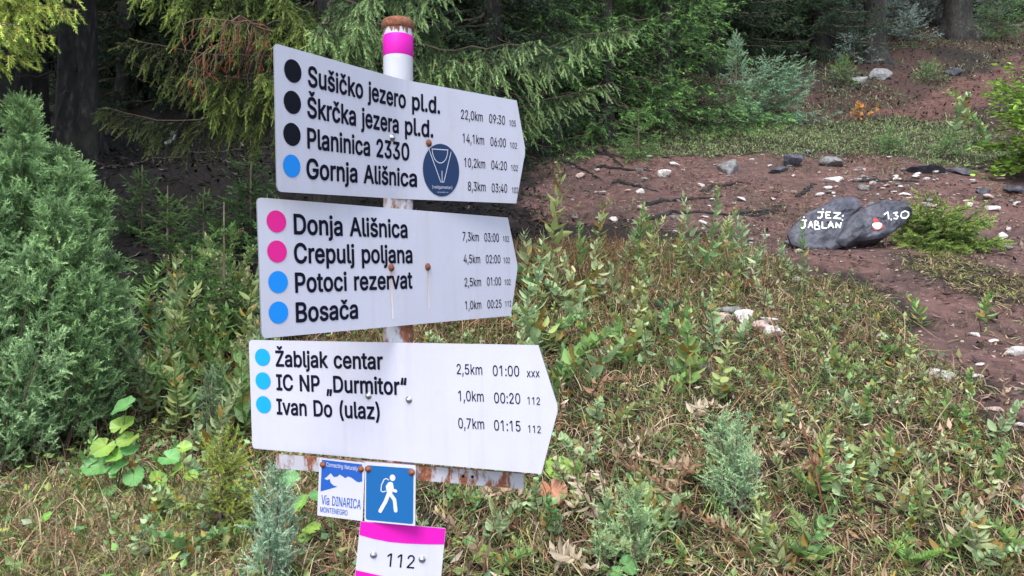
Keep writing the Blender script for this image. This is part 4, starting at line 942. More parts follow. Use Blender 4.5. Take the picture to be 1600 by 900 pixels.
# ------------------------------------------------------------------ grass and ground cover
def blades(n, rng, x, y, hmin, hmax, wid, flat, cols, wts, bend=.6, name='grass', label='', lift=0., droop=.5):
    n = len(x); z = H(x, y); h = hmin+(hmax-hmin)*rng.random(n)**1.6; az = rng.random(n)*2*np.pi
    el = np.where(rng.random(n) < flat, rng.normal(.18, .2, n), rng.normal(1.15, .25, n))
    az = np.where(rng.random(n) < .5, az, -math.pi/2 + rng.normal(0, .9, n))           # many hang downhill
    d = np.stack([np.cos(az)*np.cos(el), np.sin(az)*np.cos(el), np.sin(el)], 1)
    sd_ = norm(np.cross(d, np.tile([0, 0, 1.], (n, 1)) + rng.normal(0, .3, (n, 3)))); ww = wid*(.6+.8*rng.random(n))
    t = np.array([0, .38, .72, 1.0]); hw = np.array([.8, 1.0, .65, .05])
    dr = bend*(.3+rng.random(n))*droop
    lat = rng.normal(0, .12, n)
    P = np.stack([x, y, z-.01+lift*rng.random(n)], 1)[:, None] + d[:, None]*(h[:, None]*t[None])[..., None]
    P[..., 2] -= (h*dr)[:, None]*t[None]**2; P += sd_[:, None]*(h*lat)[:, None, None]*(t**2)[None, :, None]
    gz = H(P[..., 0], P[..., 1])+.004; P[..., 2] = np.maximum(P[..., 2], gz + .012*rng.random((n, 1)))
    V = np.stack([P-sd_[:, None]*(ww[:, None]*hw)[..., None]*.5, P+sd_[:, None]*(ww[:, None]*hw)[..., None]*.5], 2).reshape(-1, 3)
    q = np.array([(0, 1, 3), (0, 3, 2), (2, 3, 5), (2, 5, 4), (4, 5, 7), (4, 7, 6)]); T = (q[None]+(np.arange(n)*8)[:, None, None]).reshape(-1, 3)
    ci = rng.choice(len(cols), n, p=np.array(wts)/sum(wts)); C = np.array(cols)[ci]*(.3+1.15*rng.random((n, 1))**1.3)
    mb = MB(); mb.add(V, T, C.repeat(8, 0)); return tag(mb.build(name, [M_DRY]), label, 'grass', None, 'stuff')
def bank_points(n, rng, dens=None):
    s = -.80+1.6*rng.random(n*2); y = (1.7**2+(7.0**2-1.7**2)*rng.random(n*2))**.5; x = s*y
    y = y**1.0; cr_ = np.interp(s, [-.8, -.4, -.25, -.1, .02, .2, .7], [4.9, 5.0, 5.2, 6.0, 6.6, 9, 9])
    k = (y < cr_) & (soft(PATH, x, y, .22, 2) < .5*rng.random(n*2)+.25)
    if dens is not None: k &= rng.random(n*2) < dens(x, y)
    x, y = x[k], y[k]; return x[:n], y[:n]
TAN, STRAW, BROWN, RUSTY, GRN, YGRN, DGRN = (.38, .27, .16), (.58, .46, .29), (.13, .075, .05), (.33, .16, .085), (.16, .25, .07), (.27, .32, .10), (.08, .15, .055)
g = np.random.default_rng(41)
x, y = bank_points(26000, g, lambda x, y: .25+1.1*fbm(x*1.7, y*1.7, 61, 3))
blades(0, g, x, y, .05, .26, .0042, .6, [TAN, STRAW, BROWN, RUSTY, GRN, DGRN], [2, 2.2, 4, 1.5, 3, 2.5], 1.2, 'dry_grass', 'tangled dry tan grass over the bank', .02, .7)
cx, cy = bank_points(1500, g); nb_ = 12+(26*g.random(len(cx))**2).astype(int); x = np.repeat(cx, nb_)+g.normal(0, .028, nb_.sum()); y = np.repeat(cy, nb_)+g.normal(0, .028, nb_.sum())
blades(0, g, x, y, .10, .36, .0040, .25, [STRAW, TAN, (.5, .36, .26), RUSTY, YGRN, GRN], [2, 2.5, 2, 1.5, 1.5, 2], 1.5, 'dry_grass', 'bleached tussocks hanging over the bank', 0, .95)
x, y = bank_points(34000, g, lambda x, y: np.clip(2.4*fbm(x*1.3+5, y*1.3, 71, 3)-.5, 0, 1))
blades(0, g, x, y, .04, .22, .0042, .35, [GRN, YGRN, DGRN, TAN], [4, 3, 2, 1], 1.0, 'green_grass', 'green grass blades among the dry grass of the bank', .01, .7)
x, y = bank_points(60000, g, lambda x, y: np.clip((y-4.3)/1.2, 0, 1)*np.clip(1.6-1.2*x, 0, 1)*.5)
blades(0, g, x, y, .12, .34, .005, .3, [RUSTY, TAN, BROWN, YGRN, (.4, .22, .1)], [3, 3, 2, 1, 2], .9, 'dry_grass', 'taller rust coloured grass along the crest of the bank', 0, .6)
x, y = bank_points(9000, g)
blades(0, g, x, y, .15, .42, .0022, .75, [TAN, BROWN, RUSTY, (.38, .27, .2)], [3, 3, 2, 2], .9, 'dead_stalks', 'long dead stalks lying across the bank', .05, .5)
k = 20000; x, y = -2.5+2.2*g.random(k*2), 1.9+2.1*g.random(k*2); kk = (x/y < -.28) & (y < 3.5); x, y = x[kk], y[kk]
blades(0, g, x, y, .10, .34, .004, .55, [STRAW, TAN, YGRN, RUSTY, GRN], [4, 3, 3, 1, 2], 1.3, 'dry_grass', 'long straw coloured grass at lower left', .02, .8)
k = 42000; mp0, mp1 = MEADOW.min(0), MEADOW.max(0); x, y = scatter(k, mp0[0]-.3, mp1[0]+.3, mp0[1]-.3, mp1[1]+.3, g); kk = soft(MEADOW, x, y, .35, 7) > g.random(k); x, y = x[kk], y[kk]
blades(0, g, x, y, .04, .13, .010, .3, [(.26, .36, .15), (.34, .39, .19), (.44, .41, .22), (.18, .28, .11)], [4, 3, 2, 2], .8, 'meadow_grass', 'short pale green grass of the small clearing', 0, .6)
k = 34000; x, y = scatter(k, .0, 9, 4, 13.5, g); kk = (soft(PATH, x, y, .5, 3) > .2) & (fbm(x*.9+3, y*.9, 52, 3) > np.where(y > 8.6, .47, .54)) & (g.random(k) < .75); x, y = x[kk], y[kk]
blades(0, g, x, y, .04, .16, .008, .45, [(.2, .25, .1), TAN, (.3, .26, .13), BROWN], [3, 3, 3, 2], .9, 'path_grass', 'thin grass patches growing in the stony dirt', 0, .6)
k = 9000; mp0, mp1 = TUFT.min(0), TUFT.max(0); x, y = scatter(k, mp0[0]-.3, mp1[0]+.3, mp0[1]-.3, mp1[1]+.3, g); kk = soft(TUFT, x, y, .25, 9) > g.random(k); x, y = x[kk], y[kk]
blades(0, g, x, y, .04, .15, .006, .4, [TAN, YGRN, (.24, .2, .09), BROWN], [3, 3, 3, 1], 1., 'path_grass', 'short yellow grass strip between path and stones', 0, .7)
k = 90000; x = -6+22*g.random(k); y = 8+13*g.random(k); s_ = x/y
kk = (s_ > .12) & ~inside(MEADOW, x, y) & ~inside(PATH, x, y) & (y > 9.5) & (fbm(x*.8, y*.8, 91, 3) > .34) & ~((inside(REDBANK, x, y)) & (g.random(k) < .85)); x, y = x[kk], y[kk]
blades(0, g, x, y, .05, .22, .014, .35, [(.16, .25, .11), (.25, .28, .14), (.34, .29, .19), (.15, .10, .08)], [4, 3, 3, 3], .9, 'slope_grass', 'sparse grass and herbs on the slope above the clearing', 0, .6)

def leaves_stuff(name, x, y, tpl, smin, smax, hmax, cols, wts, label, cat, rng, tilt=.5, m=None):
    n = len(x); z = H(x, y)+.006+hmax*rng.random(n)**1.5; nr = norm(np.stack([rng.normal(0, tilt, n), rng.normal(-.15, tilt, n), np.ones(n)], 1))
    B = bases(np.cross(nr, rng.normal(size=(n, 3))), rng, nr)*(smin+(smax-smin)*rng.random(n)**1.5)[:, None, None]
    C = np.array(cols)[rng.choice(len(cols), n, p=np.array(wts)/sum(wts))]*(.6+.7*rng.random((n, 1)))
    mb = MB(); mb.add(*stamp(*tpl, B, np.stack([x, y, z], 1), C)); return tag(mb.build(name, [m or M_LEAF]), label, cat, None, 'stuff')
LEAFS, OVALS = leaf_tpl(.34, .15, .25, 2), leaf_tpl(.65, .12, .2, 2)
x, y = bank_points(15000, g, lambda x, y: np.clip(2.6*fbm(x*2.1+3, y*2.1, 81, 3)-.75, 0, 1))
leaves_stuff('ground_cover', x, y, OVALS, .015, .05, .10, [(.14, .24, .07), (.21, .29, .09), (.10, .20, .09), (.28, .28, .10), (.26, .32, .20)], [4, 4, 2, 2, 1], 'low green leaves covering the bank', 'ground cover', g)
x, y = bank_points(9000, g)
leaves_stuff('leaf_litter', x, y, LEAFS, .02, .065, .03, [(.13, .07, .045), (.26, .14, .08), (.45, .31, .22), (.58, .47, .37), (.46, .32, .07), (.24, .07, .04)], [5, 4, 2, 1.5, .5, .3], 'brown fallen leaves in the grass', 'leaf litter', g, .6, M_DRY)
x, y = bank_points(4500, g, lambda x, y: (x/y < -.28)*np.clip(2.5*fbm(x*1.6, y*1.6, 66, 3)-.6, 0, 1))
leaves_stuff('ground_cover', x, y, OVALS, .015, .05, .14, [(.16, .31, .08), (.25, .39, .10), (.12, .26, .09), (.34, .37, .10)], [4, 3, 3, 2], 'green leafy undergrowth left of the signpost', 'ground cover', g)
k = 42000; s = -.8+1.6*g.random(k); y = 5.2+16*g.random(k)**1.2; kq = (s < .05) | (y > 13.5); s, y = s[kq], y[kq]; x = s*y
leaves_stuff('forest_litter', x, y, LEAFS, .03, .13, .03, [(.012, .008, .007), (.032, .023, .02), (.15, .13, .12), (.010, .009, .007), (.035, .045, .018)], [5, 4, .8, 2, 1], 'dark twigs and needles littering the forest floor', 'forest litter', g, .3, M_DRY)  # litter tones lowered like the floor, shade included in the colour
k = 24000; x, y = scatter(k, .3, 9, 3, 13.5, g); kk = (soft(PATH, x, y, .5, 3) > .3) & (fbm(x*1.2, y*1.2, 44, 3) > .36); x, y = x[kk], y[kk]
leaves_stuff('path_litter', x, y, LEAFS, .02, .09, .015, [(.04, .025, .02), (.13, .075, .06), (.30, .22, .18), (.14, .15, .06)], [5, 4, 1.5, 1], 'bark bits and twigs strewn over the dirt', 'litter', g, .2, M_DRY)

# ------------------------------------------------------------------ the signpost
# outlines of the letters used on the signs: weight -> character -> [advance, contours], 1/1000 em
GLYPH = {
'B': {
'(': [273,[[169,-115,159,-106,121,-30,87,68,71,168,72,266,84,342,103,418,128,488,153,538,161,552,171,558,237,559,251,552,256,536,220,450,193,364,175,270,171,196,178,130,191,72,212,10,254,-88,256,-98,250,-110,239,-116]]],
')': [273,[[29,-114,20,-106,18,-92,57,-2,83,74,97,142,102,218,96,284,80,366,59,436,18,532,17,542,23,553,33,559,99,559,113,550,139,502,161,446,182,374,195,312,202,252,204,206,201,148,191,88,174,26,144,-48,113,-107,99,-116]]],
'.': [188,[[80,-23,55,-10,37,10,30,34,32,60,44,82,64,99,88,106,114,104,137,92,154,72,161,48,159,24,146,0,128,-16,104,-24]]],
'0': [453,[[198,-25,154,-13,118,8,86,39,62,77,45,123,33,175,28,233,29,295,36,351,50,401,71,445,96,480,120,501,156,522,196,533,242,535,286,527,324,508,356,481,383,445,403,401,417,351,424,293,424,213,417,157,403,107,383,63,356,27,324,0,286,-18,242,-26],[210,71,234,70,254,74,272,84,288,101,300,121,311,149,323,223,321,311,314,349,304,379,291,403,276,421,256,434,234,439,212,438,194,432,177,421,162,403,149,379,139,349,130,285,131,209,137,171,146,139,157,113,172,93,188,80]]],
'2': [453,[[56,-18,48,-12,44,-2,44,48,47,58,266,294,292,334,300,370,295,400,276,424,246,437,212,439,182,430,162,412,151,390,146,356,138,345,128,342,60,343,47,354,46,374,51,410,63,442,82,471,106,495,134,514,166,527,200,534,238,535,272,530,306,519,334,503,352,488,371,466,384,445,395,418,400,394,401,364,396,332,379,288,346,239,293,178,197,78,396,76,404,70,409,60,408,-8,400,-17,390,-20]]],
'3': [453,[[188,-25,158,-20,124,-8,95,7,70,28,49,53,37,75,27,107,24,135,30,146,40,151,116,151,127,141,135,111,148,93,169,79,200,71,232,70,256,75,280,86,296,101,307,125,309,155,301,181,286,202,266,216,238,224,152,228,142,234,137,245,137,299,139,309,246,431,62,434,54,440,50,449,51,515,58,525,70,529,380,527,388,521,392,511,390,451,265,309,306,299,338,283,366,261,388,233,403,201,412,167,411,121,403,87,388,57,372,35,348,13,318,-5,294,-15,258,-24,218,-27]]],
'A': [480,[[8,-18,-2,-8,-3,6,184,518,190,525,200,529,284,527,295,516,481,8,480,-10,474,-16,464,-20,394,-20,382,-15,376,-7,330,122,150,122,99,-14,86,-20],[183,220,295,220,238,385]]],
'B': [456,[[52,-18,43,-10,40,0,40,508,42,518,50,526,60,529,254,528,304,521,338,508,366,490,387,468,406,436,415,404,418,364,410,324,392,292,365,268,392,248,410,228,424,204,433,178,438,146,436,114,430,84,418,58,399,32,374,12,342,-5,306,-15,248,-20],[145,78,258,77,282,80,306,88,322,100,333,120,335,146,328,168,308,193,276,208,248,211,146,211],[145,306,248,306,284,317,302,332,313,352,316,378,308,402,294,418,268,429,146,432]]],
'C': [510,[[234,-25,184,-13,140,8,100,39,69,77,44,123,28,175,21,233,22,295,32,351,51,401,79,445,113,481,154,509,200,527,250,535,298,534,336,526,372,513,400,497,430,473,454,445,474,411,488,371,492,341,486,333,476,329,400,330,391,339,378,374,360,399,336,418,306,431,278,435,248,435,228,431,202,420,178,403,154,375,139,345,129,311,124,269,125,225,132,185,144,151,166,118,195,93,228,78,272,73,314,81,350,100,373,125,390,169,400,179,476,180,488,173,493,159,482,117,465,79,437,43,406,16,366,-7,328,-20,278,-27]]],
'D': [502,[[52,-18,43,-10,40,0,40,508,44,520,50,526,60,529,246,528,314,516,364,495,402,467,434,429,459,384,474,332,481,274,477,196,465,142,443,94,414,56,388,32,346,6,312,-7,276,-16,238,-20],[145,78,230,77,256,80,288,89,308,98,332,116,350,138,361,158,372,190,378,228,378,282,372,320,361,352,346,378,325,400,300,416,272,426,246,430,145,430]]],
'G': [520,[[236,-25,184,-13,138,8,100,38,68,77,44,123,28,175,21,233,22,295,32,351,51,401,78,445,112,481,152,509,198,527,248,535,296,534,336,526,366,515,400,496,430,472,455,443,476,409,490,371,494,351,493,341,486,333,476,329,400,330,392,337,376,373,357,399,332,419,304,431,276,435,246,435,220,428,200,419,174,399,154,375,139,345,128,309,123,255,126,211,134,175,148,144,165,119,187,99,212,84,240,76,270,73,304,77,334,88,360,107,383,141,392,179,282,179,270,183,263,197,263,259,270,271,282,276,486,274,494,267,498,257,496,167,486,121,468,81,442,45,410,16,372,-6,330,-20,284,-26]]],
'H': [517,[[52,-18,43,-10,40,0,40,508,44,521,58,529,126,529,136,525,142,518,146,309,370,309,374,517,380,525,390,529,458,529,470,524,477,508,477,0,473,-12,458,-20,392,-20,382,-17,374,-8,372,211,148,212,145,210,143,-8,136,-16,126,-20]]],
'I': [300,[[23,-18,15,-12,11,-2,11,58,15,69,29,77,98,78,98,430,29,432,17,438,11,450,13,517,21,526,31,529,277,527,286,520,289,510,289,450,286,440,271,432,203,430,203,78,271,77,283,72,289,58,288,-8,281,-16,271,-20]]],
'N': [523,[[52,-18,43,-10,40,0,40,508,44,521,60,529,138,529,151,522,378,164,379,514,386,524,396,529,464,529,476,524,483,508,483,0,479,-12,464,-20,386,-20,372,-14,144,347,145,-4,139,-14,128,-20]]],
'P': [445,[[52,-18,43,-10,40,0,40,508,42,518,50,526,60,529,250,528,305,520,342,505,372,484,396,458,413,428,423,396,428,360,427,324,420,288,407,256,389,228,371,210,342,190,318,179,264,167,146,166,145,0,142,-10,136,-16,126,-20],[145,264,250,263,278,269,300,283,317,308,324,342,321,378,306,406,286,422,258,430,146,432]]],
'S': [447,[[188,-27,154,-21,118,-9,88,8,62,31,41,59,27,89,18,135,22,149,36,156,112,155,123,145,133,109,150,90,184,74,230,69,272,77,306,96,317,109,323,123,325,139,323,155,312,171,288,186,146,231,107,249,82,266,56,293,42,319,33,357,33,395,42,429,58,459,82,485,109,505,140,521,176,531,226,536,266,533,302,524,326,515,354,499,380,476,399,451,413,421,421,379,416,365,402,358,330,359,319,369,308,403,290,421,260,434,218,438,180,431,151,413,137,389,138,359,150,343,172,329,318,282,350,267,378,248,403,221,420,191,427,157,427,115,419,83,404,53,380,25,352,4,320,-13,280,-24,238,-29]]],
'a': [389,[[132,-27,102,-20,70,-5,48,12,30,34,18,59,11,89,11,125,19,157,30,177,44,194,62,207,86,219,136,233,254,251,255,261,252,281,241,297,224,307,200,311,174,309,140,294,126,280,114,259,98,254,30,274,22,284,22,297,35,325,57,353,80,372,110,389,144,399,184,404,218,403,256,396,290,381,316,361,336,336,350,303,357,251,356,-7,350,-15,340,-20,274,-20,261,-13,256,2,229,-15,200,-24,168,-28],[168,65,208,72,238,91,253,121,255,159,154,144,132,136,118,126,112,105,119,83,138,70]]],
'b': [424,[[203,-26,169,-17,133,7,129,-11,115,-20,49,-20,39,-14,34,-6,33,510,37,521,47,528,117,528,125,525,131,518,135,372,169,394,201,402,253,403,293,393,333,371,361,344,382,312,401,264,410,204,407,144,394,90,370,44,336,8,301,-14,255,-27],[206,68,245,70,273,86,295,118,307,164,307,216,302,240,292,266,281,283,267,296,253,304,235,309,199,307,183,302,168,292,146,262,134,218,134,162,147,116,157,98,173,82,189,72]]],
'c': [396,[[178,-26,140,-17,106,-1,76,23,51,54,32,89,20,130,14,174,17,232,27,274,44,312,67,344,94,368,118,384,154,398,194,404,236,403,266,396,292,386,334,358,352,339,367,316,381,282,380,270,368,258,300,242,287,250,278,272,266,287,242,304,222,309,200,310,180,306,164,299,148,286,136,270,127,250,119,222,117,170,122,140,130,117,143,96,158,81,178,71,200,67,230,69,256,80,275,100,289,130,300,137,370,121,380,113,383,100,372,70,357,44,334,18,307,-2,280,-15,246,-25,214,-28]]],
'd': [424,[[168,-26,124,-14,90,7,56,42,36,77,20,128,14,174,17,234,31,288,49,324,74,355,110,383,144,397,184,404,230,401,262,390,290,371,293,518,300,526,308,529,378,528,388,520,392,510,391,-6,384,-16,374,-20,310,-20,296,-11,292,8,268,-10,240,-23,204,-28],[190,68,230,70,257,86,278,116,290,162,290,218,277,264,266,282,252,295,236,304,218,309,182,307,152,292,129,260,118,216,118,162,123,138,133,112,144,94,158,81,172,73]]],
'e': [404,[[182,-26,142,-17,106,0,76,23,52,52,32,88,20,128,14,172,16,218,23,260,37,298,57,332,83,360,116,383,150,397,190,404,222,404,264,396,296,382,326,362,352,333,372,298,385,258,390,220,390,164,384,154,372,149,120,149,121,136,129,114,142,94,156,82,178,71,198,67,230,67,258,77,276,92,290,118,302,125,372,109,382,102,385,90,375,62,360,38,337,14,314,-2,282,-17,252,-25,222,-28],[120,242,285,242,274,272,256,293,236,305,206,310,178,307,152,293,133,272]]],
'i': [167,[[45,-19,37,-12,33,0,33,382,39,394,49,399,117,399,129,392,134,380,133,-4,128,-14,117,-20],[71,424,48,434,29,453,22,476,24,500,36,522,55,537,77,543,101,541,123,530,139,512,146,490,145,470,135,449,117,432,95,424]]],
'j': [167,[[-18,-161,-26,-155,-30,-145,-28,-79,-16,-68,21,-63,28,-55,32,-39,33,383,38,393,48,399,118,399,130,391,134,379,134,-31,129,-75,110,-115,94,-133,76,-146,32,-161],[76,423,51,431,32,449,22,471,22,493,32,517,48,533,70,542,94,543,118,534,135,517,145,495,145,473,138,453,122,435,100,425]]],
'k': [381,[[45,-18,35,-10,33,0,33,512,39,523,49,528,117,528,129,522,134,510,135,255,275,397,285,399,363,399,371,396,378,388,380,376,375,366,228,216,388,12,392,-2,386,-14,375,-20,293,-20,283,-16,153,147,134,130,134,0,131,-11,125,-17,115,-20]]],
'l': [189,[[115,-21,85,-12,60,6,43,32,34,64,33,510,39,523,51,529,117,528,127,524,133,514,134,84,139,73,173,74,185,68,189,60,200,6,197,-8,187,-16,149,-22]]],
'm': [610,[[45,-18,35,-10,33,0,33,380,41,395,53,399,117,399,129,390,133,375,157,391,185,402,213,406,243,404,265,398,285,388,302,374,319,354,347,378,379,396,411,404,447,406,481,400,507,389,529,374,548,354,567,318,576,268,577,0,569,-16,559,-20,495,-20,485,-17,477,-8,474,270,469,286,459,298,441,307,419,310,395,307,378,298,365,284,357,264,354,-8,347,-16,337,-20,273,-20,261,-15,254,0,253,272,246,288,235,300,218,308,199,310,177,307,157,296,144,280,136,260,132,-8,126,-16,117,-20]]],
'n': [410,[[45,-18,35,-10,33,0,33,380,36,390,51,399,115,399,129,390,133,372,159,389,181,398,205,403,237,404,279,397,313,381,336,362,354,338,367,310,374,278,377,240,377,0,373,-12,359,-20,297,-20,287,-18,279,-10,276,0,276,234,273,260,265,282,250,298,233,306,209,309,185,306,163,295,147,278,137,254,134,226,132,-8,126,-16,117,-20]]],
'o': [415,[[178,-26,140,-17,106,-1,76,23,51,54,32,89,20,130,14,174,17,232,27,274,44,312,67,344,94,368,118,384,154,398,194,404,236,403,274,394,310,376,340,352,365,322,383,288,395,246,401,202,398,144,388,102,371,64,348,32,320,7,288,-12,260,-22,222,-28],[190,68,230,69,248,75,262,85,286,118,298,162,298,214,283,264,271,282,256,296,242,304,222,309,180,306,152,290,130,258,118,214,118,162,133,112,158,81]]],
'p': [424,[[45,-161,35,-153,33,-143,34,387,41,395,51,399,115,399,129,389,133,370,169,394,209,403,255,403,303,389,335,370,362,343,388,301,401,263,409,219,409,159,402,115,388,75,369,42,345,15,314,-7,279,-22,241,-28,195,-25,165,-15,135,6,134,-143,131,-153,117,-163],[211,67,247,71,263,78,277,90,297,123,307,171,305,223,291,267,277,287,263,299,229,309,193,306,178,299,163,287,143,255,133,207,135,153,150,109,175,80,191,72]]],
'r': [259,[[45,-18,35,-10,33,0,35,388,41,395,51,399,115,399,127,392,133,377,159,393,185,402,215,405,253,402,259,396,263,386,263,322,259,310,247,303,201,305,173,299,151,283,136,258,134,236,132,-8,126,-16,117,-20]]],
's': [365,[[152,-26,124,-21,96,-11,74,1,53,18,36,40,23,64,16,92,19,106,32,114,100,126,110,118,120,94,132,80,154,69,182,65,212,69,234,79,246,94,247,112,239,122,226,130,118,158,86,173,66,187,45,210,34,232,27,262,28,294,36,320,49,344,68,364,98,384,126,396,156,402,188,404,228,401,272,386,309,358,327,334,338,310,344,290,340,278,330,271,264,258,253,264,241,288,226,304,208,311,182,312,158,308,139,298,129,284,130,268,138,258,152,250,260,221,286,210,312,194,329,176,344,150,351,118,350,86,342,60,329,36,310,14,286,-3,258,-16,228,-24,194,-28]]],
't': [227,[[142,-22,116,-16,88,-2,70,15,57,36,49,56,45,82,45,306,0,308,-9,314,-13,324,-12,388,2,399,45,400,45,476,51,486,62,491,126,491,137,488,146,474,146,400,208,399,218,393,224,382,224,326,218,313,206,307,146,306,146,98,148,80,154,72,172,70,202,74,216,67,221,58,233,-2,225,-14,208,-20,174,-24]]],
'u': [410,[[157,-23,115,-11,83,9,56,41,40,79,33,139,33,379,35,389,43,397,53,399,117,399,131,389,134,379,134,145,136,119,145,98,161,81,179,73,201,70,227,74,248,85,264,103,273,127,276,153,276,379,278,389,285,396,295,399,367,397,375,389,377,379,375,-9,361,-20,295,-20,281,-11,277,7,249,-11,219,-21,193,-25]]],
'v': [389,[[155,-19,143,-6,-1,372,-1,388,7,397,17,399,85,399,100,392,195,133,288,390,303,399,371,399,381,397,390,386,390,372,244,-10,237,-17,227,-20]]],
'z': [380,[[34,-18,26,-12,22,-2,22,46,24,56,215,302,40,305,31,312,28,322,28,380,32,391,48,399,332,399,344,396,353,380,353,330,350,321,165,78,348,74,355,68,359,58,359,-2,355,-12,340,-20]]],
'č': [396,[[178,-26,140,-17,106,-1,76,23,51,54,32,89,20,130,14,174,17,232,27,274,44,312,67,344,94,368,118,384,154,398,194,404,236,403,266,396,292,386,334,358,352,339,367,316,381,282,380,270,368,258,300,242,287,250,278,272,266,287,242,304,222,309,200,310,180,306,164,299,148,286,136,270,127,250,119,222,117,170,122,140,130,117,143,96,158,81,178,71,200,67,230,69,256,80,275,100,289,130,300,137,370,121,380,113,383,100,372,70,357,44,334,18,307,-2,280,-15,246,-25,214,-28],[174,416,163,422,81,516,78,532,86,545,98,549,164,548,172,543,206,502,242,544,250,548,318,549,332,542,337,530,334,516,249,420,238,415]]],
'Š': [447,[[188,-27,154,-21,118,-9,88,8,62,31,41,59,27,89,18,135,22,149,36,156,112,155,123,145,133,109,150,90,184,74,230,69,272,77,306,96,317,109,323,123,325,139,323,155,312,171,288,186,146,231,107,249,82,266,56,293,42,319,33,357,33,395,42,429,58,459,82,485,109,505,140,521,176,531,226,536,266,533,302,524,326,515,354,499,380,476,399,451,413,421,421,379,416,365,402,358,330,359,319,369,308,403,290,421,260,434,218,438,180,431,151,413,137,389,138,359,150,343,172,329,318,282,350,267,378,248,403,221,420,191,427,157,427,115,419,83,404,53,380,25,352,4,320,-13,280,-24,238,-29],[190,545,179,551,96,645,94,661,100,674,112,679,180,677,188,672,222,631,256,672,264,677,334,678,348,671,352,659,349,645,264,549,252,545]]],
'š': [365,[[152,-26,124,-21,96,-11,74,1,53,18,36,40,23,64,16,92,19,106,32,114,100,126,110,118,120,94,132,80,154,69,182,65,212,69,234,79,246,94,247,112,239,122,226,130,118,158,86,173,66,187,45,210,34,232,27,262,28,294,36,320,49,344,68,364,98,384,126,396,156,402,188,404,228,401,272,386,309,358,327,334,338,310,344,290,340,278,330,271,264,258,253,264,241,288,226,304,208,311,182,312,158,308,139,298,129,284,130,268,138,258,152,250,260,221,286,210,312,194,329,176,344,150,351,118,350,86,342,60,329,36,310,14,286,-3,258,-16,228,-24,194,-28],[154,416,142,422,60,516,57,532,64,544,76,549,144,548,152,543,186,502,228,548,298,549,311,542,316,530,313,516,228,420,216,415]]],
'Ž': [438,[[34,-19,26,-12,22,-2,24,56,282,432,34,433,24,440,20,450,20,510,24,520,30,526,40,529,396,529,408,525,417,510,414,452,157,78,406,76,415,70,419,60,419,-2,415,-12,400,-20],[184,546,175,552,94,644,90,660,97,674,108,679,176,678,185,672,218,631,253,672,262,678,330,679,344,671,349,658,345,644,260,549,248,545]]],
'“': [300,[[44,300,34,308,32,322,87,518,102,528,160,527,169,518,171,506,138,308,124,298],[168,300,157,308,155,322,210,518,218,526,226,529,284,526,292,518,294,506,262,308,256,302,246,298]]],
'„': [287,[[30,-138,21,-129,18,-117,51,81,56,87,66,91,146,89,155,81,157,67,102,-129,88,-139],[154,-138,144,-130,142,-117,174,81,180,88,190,91,270,89,279,79,280,67,226,-128,220,-136,210,-139]]],
},
'R': {
',': [188,[[36,-122,65,73,138,74,140,71,86,-121]]],
'.': [188,[[86,-7,68,1,54,16,47,32,48,52,54,68,70,82,86,89,106,89,123,82,136,68,143,52,143,32,136,14,122,0,106,-6]]],
'0': [453,[[210,-9,174,-2,138,15,108,40,79,83,61,127,50,177,45,233,46,293,53,347,66,395,84,435,108,467,130,488,162,506,200,517,240,518,280,511,314,495,344,469,369,435,387,395,400,347,407,293,407,215,400,159,387,113,368,71,344,39,314,14,282,-1,242,-9],[215,53,244,54,268,62,288,76,306,97,320,123,331,157,341,237,336,327,328,363,315,395,300,420,281,439,254,453,228,456,202,453,184,446,165,433,147,411,133,385,122,351,116,313,112,269,118,181,126,145,138,114,153,89,172,70,194,58]]],
'1': [453,[[212,-3,209,0,209,442,86,355,83,358,83,426,198,512,276,512,279,508,279,0,276,-3]]],
'2': [453,[[62,-2,62,50,280,284,308,328,317,366,312,402,304,418,292,433,260,451,218,456,184,450,154,430,137,402,128,359,66,359,63,362,65,394,78,434,95,460,116,482,142,499,170,511,202,517,236,518,268,514,298,504,340,476,359,454,372,430,384,382,383,352,376,324,360,288,324,239,157,60,390,60,392,56,392,-1]]],
'3': [453,[[196,-9,162,-3,132,7,88,34,68,56,53,81,44,109,41,133,110,135,120,103,136,81,160,65,192,55,226,53,262,59,290,72,308,89,323,117,326,151,319,183,302,210,280,227,250,239,214,244,158,245,154,247,155,301,283,447,70,449,67,453,67,509,70,512,374,511,375,459,229,293,276,290,310,279,339,261,367,233,384,205,394,167,396,133,387,93,378,72,360,47,338,27,318,14,266,-5,232,-9]]],
'4': [453,[[280,-2,278,102,40,102,37,106,37,160,248,512,310,512,314,508,113,166,279,166,279,318,282,321,344,320,346,166,416,164,416,106,414,103,346,102,345,-2]]],
'5': [453,[[202,-9,148,4,122,18,100,36,80,59,67,83,57,131,124,133,137,95,164,69,202,54,244,55,263,61,282,72,300,88,311,105,324,147,322,191,311,219,294,243,272,260,246,271,218,274,182,269,152,259,128,243,65,251,93,509,96,512,368,511,368,449,153,447,138,307,176,327,216,336,264,333,302,321,336,298,363,267,384,225,393,183,393,139,385,105,371,73,345,39,311,13,280,-1,246,-8]]],
'6': [453,[[208,-9,172,-2,140,13,108,37,88,63,73,93,63,127,61,163,65,201,81,249,107,299,250,510,324,511,324,506,187,307,224,317,270,314,310,301,348,274,372,241,387,203,392,157,387,113,379,89,364,61,345,37,322,18,302,6,272,-4,240,-9],[207,53,248,54,282,68,308,97,323,135,323,179,309,217,283,245,248,260,206,260,170,245,144,218,130,181,130,135,144,97,170,69,188,59]]],
'7': [453,[[96,-3,95,2,320,448,62,449,59,452,59,510,392,511,394,448,168,0,164,-3]]],
